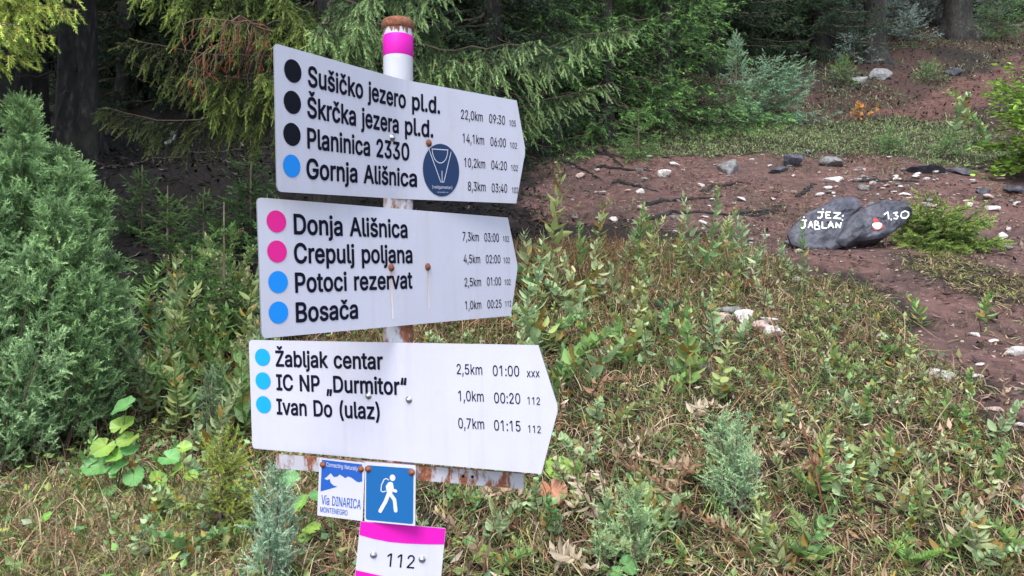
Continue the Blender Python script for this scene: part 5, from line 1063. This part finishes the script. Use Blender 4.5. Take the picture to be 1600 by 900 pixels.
'8': [453,[[204,-9,176,-5,144,5,115,19,90,39,72,60,58,86,50,115,49,143,57,183,78,222,106,248,142,265,102,292,86,313,76,333,69,359,68,389,72,417,80,437,106,473,144,500,184,514,238,518,280,511,324,491,353,465,374,433,382,409,385,381,383,359,376,333,366,313,350,292,311,265,334,256,352,244,382,211,400,167,403,125,398,95,387,69,368,44,344,23,318,9,286,-3,250,-9],[207,53,250,54,284,63,312,83,329,109,333,145,325,177,304,205,270,225,226,232,182,225,146,203,132,187,124,171,119,151,119,127,123,109,132,92,146,77,162,66,182,58],[214,293,250,295,278,306,300,325,313,351,316,387,307,415,288,438,258,453,220,457,184,449,156,430,139,399,137,359,150,327,178,304]]],
'9': [453,[[130,-3,128,2,266,202,230,192,184,195,144,207,106,234,80,268,66,306,61,352,66,398,77,428,94,456,116,479,142,497,172,510,204,517,238,518,272,513,302,502,330,484,353,462,370,436,384,404,391,370,391,336,385,298,371,258,344,208,203,-2],[208,248,248,248,284,264,308,290,323,328,323,372,308,412,282,440,248,455,206,455,170,440,144,412,130,374,130,330,144,292,156,276,172,263]]],
':': [188,[[86,-7,68,1,54,16,47,32,48,52,54,68,70,82,86,89,106,89,123,82,136,68,143,52,143,32,136,14,122,0,106,-6],[84,269,66,278,52,294,47,312,48,330,58,347,72,359,90,365,110,363,126,355,138,340,144,322,142,302,133,286,119,274,102,268]]],
'A': [480,[[14,-2,199,510,276,512,465,-2,393,-2,342,138,138,139,87,-2],[159,202,319,202,238,444]]],
'C': [510,[[246,-9,190,3,150,21,112,51,84,85,60,129,45,179,38,233,39,293,48,345,60,380,84,423,114,459,148,486,190,506,234,516,286,518,324,512,357,501,382,488,411,467,436,441,454,413,469,377,476,347,406,346,393,383,374,409,346,432,314,446,280,452,244,451,214,444,186,430,160,410,139,383,123,351,112,313,107,269,109,209,119,169,132,137,160,99,194,74,234,59,278,56,324,66,361,87,389,119,407,163,472,163,476,159,466,123,451,89,429,59,398,31,366,12,324,-3,286,-9]]],
'D': [502,[[58,-2,57,510,262,510,312,499,366,473,401,444,429,406,449,362,461,312,465,254,458,182,443,132,420,90,400,65,366,37,336,20,292,5,238,-3],[128,62,230,60,258,63,294,73,317,84,344,104,364,128,376,150,388,186,395,226,395,284,388,324,376,360,360,388,336,413,308,431,276,442,248,447,128,448]]],
'E': [419,[[58,-2,57,510,374,511,375,452,372,449,128,448,128,289,354,289,358,284,356,226,128,225,128,62,376,60,377,-2]]],
'G': [520,[[248,-9,204,-2,160,15,122,41,90,75,66,115,49,161,39,215,38,275,44,329,60,379,82,422,112,459,148,487,188,506,232,516,284,518,314,514,350,503,383,487,412,465,436,440,456,411,470,377,477,347,406,346,389,385,367,413,340,434,308,447,278,452,243,451,212,444,184,430,159,409,139,383,123,351,112,313,107,269,109,209,119,169,134,135,153,107,177,85,204,69,236,59,270,56,308,60,336,70,364,88,384,109,398,133,407,161,411,195,282,196,280,199,280,255,282,259,478,259,481,255,480,183,474,141,460,101,438,67,410,38,378,16,340,0,298,-8]]],
'H': [517,[[58,-2,57,510,127,510,128,292,388,292,390,510,458,511,459,-2,392,-3,389,0,388,229,130,229,128,228,128,0,124,-3]]],
'I': [300,[[29,-2,29,59,115,60,115,448,29,450,28,510,271,511,271,449,186,448,186,62,271,59,272,-2]]],
'M': [628,[[58,-2,58,511,154,510,282,182,314,85,349,186,474,510,570,511,570,-2,504,-3,501,0,502,413,459,290,345,0,340,-3,284,-2,165,296,124,413,125,0,122,-3]]],
'N': [523,[[58,-2,57,510,139,510,352,174,398,93,396,510,464,512,466,508,465,-2,384,-1,196,294,124,417,128,298,128,0,124,-3]]],
'O': [533,[[246,-9,204,-2,162,15,124,40,92,74,68,113,49,161,39,215,38,275,45,329,60,379,84,423,112,457,148,486,190,506,234,516,284,518,330,510,373,493,420,459,450,423,473,379,489,329,496,273,494,215,484,161,467,115,441,73,411,41,372,15,330,-2,284,-9],[247,57,288,57,318,64,348,79,372,97,394,125,410,156,419,183,426,223,427,269,422,313,411,351,394,384,372,411,346,431,310,447,278,452,244,451,214,444,186,430,160,410,139,383,123,351,112,315,108,285,107,239,112,195,123,157,139,125,160,99,186,78,214,65]]],
'R': [449,[[58,-2,57,510,264,510,304,503,344,486,376,459,398,424,411,376,411,330,401,288,383,254,360,231,319,206,430,-2,351,-2,244,195,128,195,128,0,124,-3],[128,260,254,259,284,265,312,279,331,302,341,338,339,380,324,414,301,434,268,446,234,449,128,449]]],
'T': [449,[[192,-3,189,448,32,449,29,452,29,510,418,512,418,449,260,448,260,0,256,-3]]],
'V': [480,[[202,-3,14,510,87,510,200,194,240,66,392,510,464,511,465,506,280,-2]]],
'[': [273,[[99,-98,99,540,237,542,237,484,163,482,163,-40,237,-41,239,-96,235,-99]]],
']': [273,[[35,-98,35,-42,109,-41,110,-38,110,482,35,485,34,540,173,542,175,-96,171,-99]]],
'a': [389,[[142,-11,116,-6,86,6,61,23,45,43,34,65,28,97,28,125,35,151,44,168,60,185,98,206,138,216,242,231,264,238,272,251,268,287,257,305,242,317,222,325,196,328,164,324,138,313,118,297,100,271,40,288,38,291,50,317,69,341,90,359,116,373,146,382,178,387,210,387,246,381,276,369,302,351,322,327,334,297,340,251,340,-1,336,-3,275,-3,272,45,249,17,216,-2,182,-10],[153,49,180,49,208,54,232,65,250,80,263,99,271,121,272,184,240,174,146,159,122,150,106,137,98,125,95,109,101,79,121,59]]],
'c': [396,[[188,-10,148,-2,116,13,88,35,66,62,48,96,37,132,31,174,32,216,40,256,53,292,72,323,96,348,126,369,158,381,194,387,228,386,274,375,316,351,346,318,364,276,302,259,280,298,263,312,244,321,222,326,198,326,174,322,152,312,136,298,121,278,111,256,102,224,101,162,115,110,131,84,153,64,174,54,206,49,238,53,266,66,287,88,304,120,364,105,366,102,356,76,343,54,324,32,302,15,274,1,248,-7,220,-11]]],
'd': [424,[[178,-10,138,-1,101,20,70,52,52,84,36,132,31,174,34,232,47,282,70,324,94,351,130,374,172,386,212,387,248,378,280,358,306,325,308,510,372,512,375,508,375,0,372,-3,311,-2,308,55,282,22,252,0,220,-9],[204,50,228,52,248,59,267,72,281,88,293,108,302,132,309,190,302,246,293,270,282,290,266,306,248,318,228,324,204,327,180,324,158,316,140,304,126,288,114,268,106,244,99,190,106,134,126,90,142,72,160,60,180,52]]],
'e': [404,[[192,-10,160,-5,126,8,96,28,71,54,53,84,39,120,33,158,32,202,36,242,48,280,64,312,86,340,113,362,144,377,180,386,214,387,250,382,282,370,314,349,338,324,356,292,368,254,373,218,374,170,370,166,99,166,107,124,121,94,146,68,180,53,222,49,258,58,286,78,304,108,368,92,360,70,346,48,326,27,306,13,276,-1,250,-8],[100,226,305,226,295,268,272,302,242,321,206,327,168,321,136,302,111,268]]],
'g': [425,[[184,-153,140,-145,98,-126,67,-99,48,-69,102,-38,132,-72,166,-89,218,-94,246,-89,266,-82,292,-61,304,-37,308,-7,308,65,286,36,270,23,248,11,220,3,184,2,150,8,120,19,94,36,76,53,58,78,47,101,36,135,31,205,34,235,43,271,58,305,78,334,110,363,140,378,162,384,194,387,242,381,279,359,308,324,311,381,374,382,375,-9,374,-35,367,-65,357,-85,340,-107,301,-135,250,-150],[186,63,230,65,250,71,268,82,282,96,294,115,308,163,308,221,302,247,291,275,278,295,262,310,244,320,222,326,180,324,160,317,142,305,126,288,115,269,101,221,101,163,107,137,117,111,130,93,146,79,166,68]]],
'i': [167,[[51,-3,50,380,113,382,117,378,117,0,113,-3],[79,440,63,444,48,456,40,470,39,488,44,504,55,517,71,525,89,526,105,522,120,510,127,496,129,478,124,462,111,449,97,442]]],
'k': [381,[[51,-2,50,508,53,512,115,512,119,215,283,382,361,382,363,380,205,216,375,0,373,-3,293,-3,155,172,116,138,116,-2]]],
'l': [189,[[123,-4,93,3,73,17,59,38,51,64,50,508,53,512,117,510,118,82,122,66,130,58,172,56,183,4,181,0,161,-4]]],
'm': [610,[[51,-2,51,381,113,382,117,327,134,352,155,370,183,383,213,389,249,386,275,375,297,355,319,321,336,346,361,367,387,380,421,388,453,388,485,381,512,366,535,343,553,306,560,266,559,-2,497,-3,493,0,493,254,490,280,481,300,465,314,445,324,419,327,391,324,368,312,351,294,341,270,338,248,337,-2,272,-2,269,276,260,298,245,314,223,324,199,327,173,323,149,311,131,292,120,266,117,238,117,0,113,-3]]],
'n': [410,[[51,-2,51,381,113,382,117,327,134,350,151,365,176,378,197,384,227,387,255,385,281,378,305,366,324,350,339,330,351,304,358,274,359,-2,294,-2,293,236,290,266,280,290,260,312,237,323,211,326,179,322,153,309,135,290,122,264,117,228,116,-2]]],
'o': [415,[[188,-10,148,-2,116,13,88,35,66,62,48,96,37,132,31,174,33,218,40,256,53,292,72,323,96,348,126,369,158,381,194,387,232,386,268,378,300,362,328,340,350,314,367,282,378,244,384,202,383,158,376,120,362,84,344,54,319,28,290,8,258,-5,220,-11],[198,50,242,54,262,64,279,78,293,96,304,118,316,170,315,206,312,232,293,280,279,298,262,312,242,322,216,327,172,321,152,312,136,298,122,280,111,258,100,206,99,178,104,144,122,96,136,78,154,63,174,54]]],
'r': [259,[[51,-2,50,380,53,382,113,382,117,331,138,360,166,378,197,387,245,387,245,320,201,323,167,315,139,295,121,266,117,238,116,-2]]],
's': [365,[[162,-10,112,0,76,21,47,54,37,78,33,96,96,109,109,80,131,60,160,50,200,49,230,57,253,74,264,96,262,120,252,134,234,145,124,174,94,188,78,199,60,219,50,238,44,264,45,290,52,314,63,334,80,352,100,366,122,376,150,384,178,387,216,386,256,375,288,355,313,324,326,288,268,274,252,302,232,320,204,329,172,329,144,321,121,304,112,284,115,260,126,246,146,234,256,205,284,192,302,180,315,166,328,144,334,116,333,90,326,66,315,46,298,26,278,12,252,0,224,-8]]],
't': [227,[[152,-6,124,-1,104,8,84,25,72,43,62,82,62,322,4,326,4,381,62,384,62,470,64,474,128,473,130,382,202,382,207,380,204,324,129,322,131,78,138,64,150,56,170,53,204,56,216,2,194,-5]]],
'u': [410,[[165,-7,129,1,95,21,71,49,57,83,50,139,50,381,116,381,117,145,120,113,130,89,151,67,173,57,201,53,231,58,257,70,277,91,288,117,293,153,294,381,359,382,360,-1,297,-3,295,55,274,27,242,5,205,-6]]],
'v': [389,[[161,-3,15,380,17,382,87,380,174,140,195,71,218,146,302,380,305,382,373,381,229,0,225,-3]]],
'x': [379,[[19,-2,19,2,151,194,27,377,27,382,101,382,191,239,222,294,280,382,353,382,353,376,228,192,360,2,360,-2,285,-2,189,149,160,98,94,-2]]],
'y': [389,[[73,-147,45,-139,59,-85,61,-83,101,-86,123,-76,141,-51,159,-1,15,381,87,381,195,73,218,147,303,381,373,382,207,-58,194,-87,171,-117,145,-136,111,-147]]],
},
}
CAPS = {'B': 529, 'R': 511}
_tri = {}
def glyph_tris(w_, ch):
    if (w_, ch) in _tri: return _tri[w_, ch]
    loops = [np.array(l, float).reshape(-1, 2) for l in GLYPH[w_][ch][1]]; V = []; T = []
    depth = [sum(i != j and bool(inside(loops[j], loops[i][0, 0]+.3, loops[i][0, 1]+.2)) for j in range(len(loops))) for i in range(len(loops))]
    for i, l in enumerate(loops):
        if depth[i] % 2: continue
        grp = [l] + [loops[j] for j in range(len(loops)) if depth[j] % 2 and inside(l, loops[j][0, 0]+.3, loops[j][0, 1]+.2)]
        t = tessellate_polygon([[Vector((a, b, 0)) for a, b in q] for q in grp]); n0 = sum(len(v) for v in V)
        T += [[k+n0 for k in q] for q in t]; V += grp
    _tri[w_, ch] = (np.concatenate(V), np.array(T)); return _tri[w_, ch]
def text_on(mb, body, a0, b0, a1, b1, cap, d=-.0009, weight='B', mi=0):
    """flat letters on the local x-z plane between two baseline points"""
    x = 0; Vs = []; Ts = []; n0 = 0
    for ch in body:
        if ch == ' ': x += 250; continue
        if ch not in GLYPH[weight]: continue
        v, t = glyph_tris(weight, ch); Vs.append(v+[x, 0]); Ts.append(t+n0); n0 += len(v); x += GLYPH[weight][ch][0]
    V = np.concatenate(Vs); T = np.concatenate(Ts); L = math.hypot(a1-a0, b1-b0); an = math.atan2(b1-b0, a1-a0)
    sx = L/(V[:, 0].max()-V[:, 0].min()); ref = CAPS[weight] if body != 'xxx' else V[:, 1].max(); sz = cap/ref
    xx = (V[:, 0]-V[:, 0].min())*sx; z = V[:, 1]*sz
    mb.add(np.stack([a0+xx*math.cos(an)-z*math.sin(an), np.full(len(xx), d), b0+xx*math.sin(an)+z*math.cos(an)], 1), T, mi=mi)
def disc(mb, a, b, ra, rb, d, mi=0, n=40):
    th = np.linspace(0, 2*np.pi, n, endpoint=False); V = np.vstack([[a, d, b], np.stack([a+ra*np.cos(th), np.full(n, d), b+rb*np.sin(th)], 1)])
    mb.add(V, [(0, i+1, (i+1) % n+1) for i in range(n)], mi=mi)
def poly(mb, pts, d, mi=0):
    T = tessellate_polygon([[Vector((a, b, 0)) for a, b in pts]]); mb.add([(a, d, b) for a, b in pts], T, mi=mi)
def line(mb, pts, wd, d, mi=0, rounded=True):
    p = np.array(pts, float)
    for a_, b_ in zip(p[:-1], p[1:]):
        t = norm(b_-a_); n_ = np.array([-t[1], t[0]])*wd/2; poly(mb, [a_-n_, b_-n_, b_+n_, a_+n_], d, mi)
    if rounded:
        for q in p: disc(mb, q[0], q[1], wd/2, wd/2, d-.00003, mi, 14)
BEND = .042
def bent(V, k):
    V = np.array(V, float)
    if k:
        a = np.abs(V[:, 0]); s = .03; dd = np.where(a > s, a, (a*a/s+s)/2); V[:, 1] += k*(1-dd/.33)
    return V
class BMB(MB):
    def __init__(s, k): super().__init__(); s.k = k
    def add(s, V, T, col=(1, 1, 1), mi=0): return super().add(bent(np.asarray(V, float).reshape(-1, 3), s.k), T, col, mi)
def frame(o, rot, c):
    rx, ry, rz = rot; o.matrix_local = Matrix.Translation(Vector(c)) @ Matrix.Rotation(rz, 4, 'Z') @ Matrix.Rotation(ry, 4, 'Y') @ Matrix.Rotation(rx, 4, 'X')
PX, PY = -.2308, 1.5
post_z = float(H(PX, PY))
post = empty('signpost', (PX, PY, post_z), 'white rusting signpost with three arrow signs and small trail tiles', 'signpost')
def rel(c): return (c[0]-PX, c[1]-PY, c[2]+EYE-post_z)
ztop = EYE+.543-post_z; rust_below(M_POLE, EYE+.30-post_z)
pr = [(0.0001, ztop-.012)] + [(.0298, ztop-.012)] + [(.0298, z) for z in np.linspace(ztop-.02, -.35, 24)]
V, T = lathe(pr, 40); pole = link('pole', raw_mesh('pole', V, T[:, ::-1], M_POLE, None, True), post)
V, T = lathe([(.0001, ztop), (.026, ztop), (.031, ztop-.003), (.0325, ztop-.007), (.0325, ztop-.019), (.0302, ztop-.021)], 40); link('pole_cap', raw_mesh('pole_cap', V, T[:, ::-1], M_RUST, None, True), pole)
V, T = lathe([(.0299, EYE+.509-post_z), (.0304, EYE+.508-post_z), (.0304, EYE+.468-post_z), (.0299, EYE+.467-post_z)], 40); link('colour_band', raw_mesh('colour_band', V, T[:, ::-1], M_BAND, None, True), pole)['label'] = 'magenta band'
mbx = MB()
for k in range(60):          # rust drips just under the cap
    a_ = rg.random()*6.28; dl = .003+.010*rg.random(); r_ = .0303; wv = .0012+.002*rg.random()
    V = [(r_*math.cos(a_+s_*wv/r_*f), r_*math.sin(a_+s_*wv/r_*f), ztop-.0205-q*dl) for q, f in ((0, 1), (.6, .9), (1, .25)) for s_ in (-1, 1)]
    mbx.add(V, [(0, 1, 3), (0, 3, 2), (2, 3, 5), (2, 5, 4)])
mbx.build('rust_drips', [M_RUST], pole)

def bolt(parent, a, b, m, r=.0062, d=-.0003, bend=0.):
    V, T = lathe([(r*1.25, 0), (r*1.25, .0012), (r*.95, .0014), (r*.9, .0035), (r*.55, .0052), (.0001, .0056)], 16)
    V = np.stack([V[:, 0], -V[:, 2], V[:, 1]], 1); y_ = bent(np.array([[a, d, b]]), bend)[0]
    o = link('bolt', raw_mesh('bolt', V, T, m, None, True), parent, y_); return o
def streak(parent, a, b0, b1, wd, bend=0):
    g_ = np.random.default_rng(int(abs(a)*1e4)); n = 14; V = []; T = []; C = []
    for i in range(n):
        t = i/(n-1); w_ = wd*(1-.35*t)*(.8+.4*g_.random()); z = b0+(b1-b0)*t
        for f in (-1, 0, 1): V.append((a+f*w_/2+.0006*math.sin(t*9), -.0007, z)); C.append((.30, .13, .05) if f == 0 else (.52, .36, .24))
    C = np.array(C); fade = np.repeat(np.linspace(0, 1, n)[:, None]**.6, 3, 0); C = C*(1-fade)+np.array([[.68, .62, .60]])*fade
    for i in range(n-1):
        for j in (0, 1): p = i*3+j; T += [(p, p+1, p+4), (p, p+4, p+3)]
    mb = MB(); mb.add(V, T, C); mb.build('rust_streak', [M_TWIG], parent)
def arrow(rot, c, wd, ht, tip, tipb, bend, label):
    """pointed sheet-metal panel: front at local y=0"""
    root = bpy.data.objects.new('tmp', None)
    as_ = [-wd/2, -wd/2+.0015, -wd/2+.004, -wd/2+.008] + list(np.linspace(-wd/2+.02, wd/2-.004, 40)) + [wd/2, wd/2+(tip-wd/2)*.25, wd/2+(tip-wd/2)*.5, wd/2+(tip-wd/2)*.75, tip-.0015]
    mb = BMB(bend); V = []; T = []
    for a in as_:
        e = a+wd/2; cut = 0 if e >= .008 else .008-math.sqrt(max(0, .008**2-(.008-e)**2))
        hh = ht/2-cut; f = 0 if a <= wd/2 else (a-wd/2)/(tip-wd/2)
        top, bot = hh*(1-f)+(tipb+.001)*f, -hh*(1-f)+(tipb-.001)*f
        V += [(a, 0, top), (a, 0, bot), (a, .003, top), (a, .003, bot)]
    n = len(as_); fr = []; ed = []
    for i in range(n-1):
        p = i*4; q = p+4
        fr += [(p, p+1, q+1), (p, q+1, q)]
        ed += [(p+2, q+3, p+3), (p+2, q+2, q+3), (p, q, q+2), (p, q+2, p+2), (p+1, p+3, q+3), (p+1, q+3, q+1)]
    ed += [(0, 2, 3), (0, 3, 1), (n*4-4, n*4-3, n*4-1), (n*4-4, n*4-1, n*4-2)]
    mb.add(V, fr, mi=0); mb.add(V, ed, mi=1)
    o = mb.build('arrow_panel', [M_SIGN, M_ALU], post); o['label'] = label; frame(o, rot, rel(c)); bpy.data.objects.remove(root); return o
TXT = {
'p1': [('Sušičko jezero pl.d.', -.2524, .0625, .0957, .0615, .0335), ('Škrčka jezera pl.d.', -.2552, .0107, .0773, .0115, .034), ('Planinica 2330', -.2564, -.0405, .0153, -.0395, .0336), ('Gornja Ališnica', -.2596, -.0914, .0346, -.0904, .0338),
 ('22,0km', .1531, .0572, .2164, .0578, .0195), ('09:30', .2357, .0573, .2848, .0578, .0195), ('105', .2991, .0567, .3199, .0573, .0136), ('14,1km', .1579, .0078, .2203, .0082, .0195), ('06:00', .2397, .0077, .2877, .008, .0195), ('102', .3014, .0075, .3237, .0078, .0134),
 ('10,2km', .1621, -.0432, .2236, -.0431, .0195), ('04:20', .2425, -.0433, .2914, -.0429, .0195), ('102', .3052, -.0430, .3269, -.0427, .0135), ('8,3km', .1725, -.0931, .2250, -.0929, .0195), ('03:40', .2439, -.0938, .2924, -.0935, .0195), ('102', .3083, -.0936, .3285, -.0932, .0134)],
'p2': [('Donja Ališnica', -.2653, .0580, .0042, .0590, .0345), ('Crepulj poljana', -.2669, .0085, .0156, .0088, .0342), ('Potoci rezervat', -.2667, -.0417, .0133, -.0417, .0338), ('Bosača', -.2674, -.0925, -.1301, -.0935, .0338),
 ('7,3km', .1703, .0571, .2250, .0570, .0190), ('03:00', .2445, .0570, .2971, .0573, .0192), ('102', .3123, .0581, .3350, .0582, .0132), ('4,5km', .1714, .0083, .2271, .0081, .0188), ('02:00', .2473, .0080, .3001, .0080, .0190), ('102', .3121, .0081, .3358, .0084, .0134),
 ('2,5km', .1718, -.0427, .2276, -.0429, .0188), ('01:00', .2486, -.0427, .3000, -.0428, .0189), ('102', .3136, -.0430, .3364, -.0428, .0134), ('1,0km', .1715, -.0930, .2258, -.0934, .0188), ('00:25', .2476, -.0942, .2989, -.0945, .0189), ('112', .3134, -.0937, .3363, -.0935, .0136)],
'p3': [('Žabljak centar', -.2627, .0632, .0034, .0645, .0335), ('IC NP „Durmitor“', -.2626, .0125, .0570, .0155, .0338), ('Ivan Do (ulaz)', -.2639, -.0393, -.0070, -.0363, .0335),
 ('2,5km', .1671, .0598, .2206, .0602, .0196), ('01:00', .2422, .0592, .2952, .0596, .0197), ('xxx', .3100, .0588, .3354, .0594, .0115), ('1,0km', .1692, .0090, .2221, .0096, .0197), ('00:20', .2436, .0083, .2961, .0089, .0197), ('112', .3103, .0090, .3347, .0090, .0137),
 ('0,7km', .1676, -.0436, .2218, -.0424, .0197), ('01:15', .2422, -.0433, .2953, -.0422, .0197), ('112', .3101, -.0429, .3350, -.0429, .0135)]}
def letter(panel, key, bend=0.):
    for k, (s, a0, b0, a1, b1, cp) in enumerate(TXT[key]):
        mb = BMB(bend); text_on(mb, s, a0, b0, a1, b1, cp, weight='B' if cp > .03 else 'R'); mb.build('lettering', [M_INK], panel)
def dot(panel, a, b, ra, rb, m, lab, bend=0.):
    mb = BMB(bend); disc(mb, a, b, ra, rb, -.0008); mb.build('route_dot', [m], panel)['label'] = lab
P1 = arrow((.05172, -.06201, .92723), (-.1825, 1.437, .2912), .6461, .2334, .3529, .0064, BEND, 'top bent arrow panel with three black dots and a round sticker')
letter(P1, 'p1', BEND)
for a_, b_, m, lab in ((-.2854, .0802, M_DARKDOT, 'black dot'), (-.2877, .0296, M_DARKDOT, 'black dot'), (-.2899, -.0222, M_DARKDOT, 'black dot'), (-.2917, -.0735, M_BLUE, 'blue dot')): dot(P1, a_, b_, .0187, .0186, m, lab, BEND)
bolt(P1, -.0327, .0003, M_STEEL, bend=BEND, r=.0055); bolt(P1, .0655, -.001, M_RUST, bend=BEND)
mb = BMB(BEND)
disc(mb, .0986, -.0542, .0490, .0541, -.0009, 0, 56)
for pts in ([(.0727, -.0125), (.1162, -.0112)], [(.0650, -.0130), (.0962, -.0785)], [(.1245, -.0150), (.1045, -.0785)], [(.0996, -.0560), (.1000, -.0785)], [(.0962, -.0785), (.1045, -.0785)]): line(mb, pts, .0017, -.0012, 1)
th = np.linspace(math.pi, 2*math.pi, 15); line(mb, [(.0945+.0207*math.cos(t), -.0130+.0265*math.sin(t)) for t in th], .0017, -.0012, 1)
text_on(mb, '[valdgamestan]', .0740, -.0925, .1275, -.0918, .0062, -.0012, 'R', 1); text_on(mb, 'valdgamestan.com', .086, -.1006, .117, -.1002, .0022, -.0012, 'R', 1)
mb.build('sticker', [M_NAVY, M_WHITE], P1)['label'] = 'round navy sticker with white line drawing'
P2 = arrow((-.01912, -.02615, .91798), (-.2091, 1.4719, .0414), .668, .2305, .3670, 0, 0, 'middle arrow panel with magenta and blue dots and rust streaks')
letter(P2, 'p2')
for a_, b_, m, lab in ((-.2992, .0775, M_MAGENTA, 'magenta dot'), (-.2999, .0273, M_MAGENTA, 'magenta dot'), (-.2999, -.0236, M_BLUE, 'blue dot'), (-.3011, -.0744, M_BLUE, 'blue dot')): dot(P2, a_, b_, .0190, .0185, m, lab)
bolt(P2, -.0429, -.0004, M_RUST); bolt(P2, .0588, .0005, M_RUST); streak(P2, -.0435, -.006, -.1000, .006); streak(P2, .0585, -.006, -.085, .004)
P3 = arrow((.033, -.01248, -.39136), (-.2578, 1.4745, -.2259), .6674, .2359, .3692, .0045, 0, 'lowest arrow panel with three light blue dots, turned toward the viewer')
letter(P3, 'p3')
for a_, b_ in ((-.2975, .0813), (-.2981, .0305), (-.2988, -.0209)): dot(P3, a_, b_, .0203, .0186, M_CYAN, 'light blue dot')
bolt(P3, -.0328, .0097, M_STEEL, .0055); bolt(P3, .0605, .0061, M_STEEL, .0055)
# crossbar and trail tiles
BR = (.00573, .03219, -.19055)
def plate(name, rot, c, wd, ht, th, mats, round_=.004, lab=None):
    pts = []
    for cx, cz, a0 in ((wd/2-round_, ht/2-round_, 0), (-wd/2+round_, ht/2-round_, 90), (-wd/2+round_, -ht/2+round_, 180), (wd/2-round_, -ht/2+round_, 270)):
        pts += [(cx+round_*math.cos(rad(a0+k*30)), cz+round_*math.sin(rad(a0+k*30))) for k in range(4)]
    mb = MB(); poly(mb, pts, 0, 0); poly(mb, pts[::-1], th, 1); n = len(pts)
    V = [(a, 0, b) for a, b in pts]+[(a, th, b) for a, b in pts]
    mb.add(V, [t for i in range(n) for t in ((i, i+n, (i+1) % n), ((i+1) % n, i+n, (i+1) % n+n))], mi=1)
    o = mb.build(name, mats, post); frame(o, rot, rel(c))
    if lab: o['label'] = lab
    return o
bar = plate('crossbar', BR, (-.2298, 1.4632, -.362), .5157, .0294, .005, [M_BAR, M_RUST], .0015, 'rusty white flat bar')
mb = MB(); disc(mb, .1373, .0007, .003, .003, -.0006, 0, 14); disc(mb, .1561, .0012, .003, .003, -.0006, 0, 14); mb.build('bolt_holes', [M_INK], bar)
via = plate('trail_tile', (-.00231, .04525, -.235), (-.3425, 1.4803, -.4029), .099, .1163, .0025, [M_SIGN, M_ALU], .002, 'white tile with blue mountain drawing and lettering')
mb = MB()
poly(mb, [(-.044, .0553), (.0436, .0545), (.0452, .0209), (.0385, .0184), (.0329, .0195), (.0229, .0256), (.0146, .0277), (.0082, .0234), (.0032, .0265), (-.0042, .0296), (-.0083, .0252), (-.0165, .0231), (-.0235, .0305), (-.0298, .0238), (-.0375, .0175), (-.0301, .0156), (-.0255, .0182), (-.0225, .0104), (-.0157, .0057), (-.0074, .0046), (-.0440, -.0088)], -.0006, 0)
text_on(mb, 'Connecting Naturally', -.0337, .0431, .0352, .0412, .0082, -.0010, 'R', 1); text_on(mb, 'Via DINARICA', -.0414, -.0341, .0445, -.0344, .0187, -.0008, 'R', 0); text_on(mb, 'MONTENEGRO', -.0430, -.0501, .0166, -.0504, .0105, -.0008, 'R', 0)
mb.build('tile_print', [M_TILEBLUE, M_WHITE], via); bolt(via, -.0414, .0453, M_RUST, .0052); bolt(via, .0415, .045, M_RUST, .0052)
hik = plate('trail_tile', (-.01103, .00527, -.262), (-.2402, 1.4545, -.4042), .1081, .1179, .0025, [M_SIGN, M_ALU], .002, 'blue tile with white walking hiker')
mb = MB(); rr_ = .004; pts = []
for cx, cz, a0 in ((.0497-rr_, .0525-rr_, 0), (-.051+rr_, .0525-rr_, 90), (-.051+rr_, -.0555+rr_, 180), (.0497-rr_, -.0555+rr_, 270)): pts += [(cx+rr_*math.cos(rad(a0+k*30)), cz+rr_*math.sin(rad(a0+k*30))) for k in range(4)]
poly(mb, pts, -.0006, 0); disc(mb, .0057, .0315, .0060, .0063, -.0009, 1, 24)
poly(mb, [(-.0035, .0215), (.0015, .0235), (.0065, .0215), (.0085, .0130), (.0065, .0060), (.0050, -.0005), (-.0055, -.0005), (-.0075, .0080), (-.0085, .0140)], -.0009, 1)
line(mb, [(.0040, .0150), (.0065, .0075), (.0130, .0060)], .0062, -.0010, 1); line(mb, [(.0010, .0000), (.0104, -.0112), (.0132, -.0320)], .0078, -.0011, 1); line(mb, [(-.0020, .0000), (-.0085, -.0160), (-.0197, -.0355)], .0078, -.0012, 1)
line(mb, [(-.0027, .0270), (-.0073, .0292), (-.0119, .0272), (-.0176, .0157), (-.0185, .0047), (-.0149, .0021), (-.0090, .0042)], .0019, -.0013, 1)
mb.build('tile_print', [M_HIKEBLUE, M_WHITE], hik); bolt(hik, -.0467, .045, M_RUST, .0055); bolt(hik, .0459, .045, M_RUST, .0055)
num = plate('number_plate', (-.00987, .09571, .04127), (-.2226, 1.4663, -.5395), .1694, .1404, .0025, [M_SIGN, M_ALU], .002, 'white number plate with magenta bands')
mb = MB(); hw, hh = .0842, .0697
poly(mb, [(-hw, hh), (-hw, .0432), (-.0550, .0375), (-.0250, .0342), (.01, .0338), (.05, .0355), (hw, .0380), (hw, hh)], -.0006, 0)
poly(mb, [(-hw, -.0262), (-.0432, -.0322), (0, -.0370), (.05, -.0395), (hw, -.0405), (hw, -hh), (-hw, -hh)], -.0006, 0)
mb.build('colour_bands', [M_BAND], num)
mb = MB(); text_on(mb, '112', -.0247, -.0142, .0297, -.0143, .0262, -.0008, 'R', 0); mb.build('lettering', [M_INK], num)
bolt(num, -.0525, .0066, M_STEEL, .0055); bolt(num, .0438, .0056, M_STEEL, .0055)
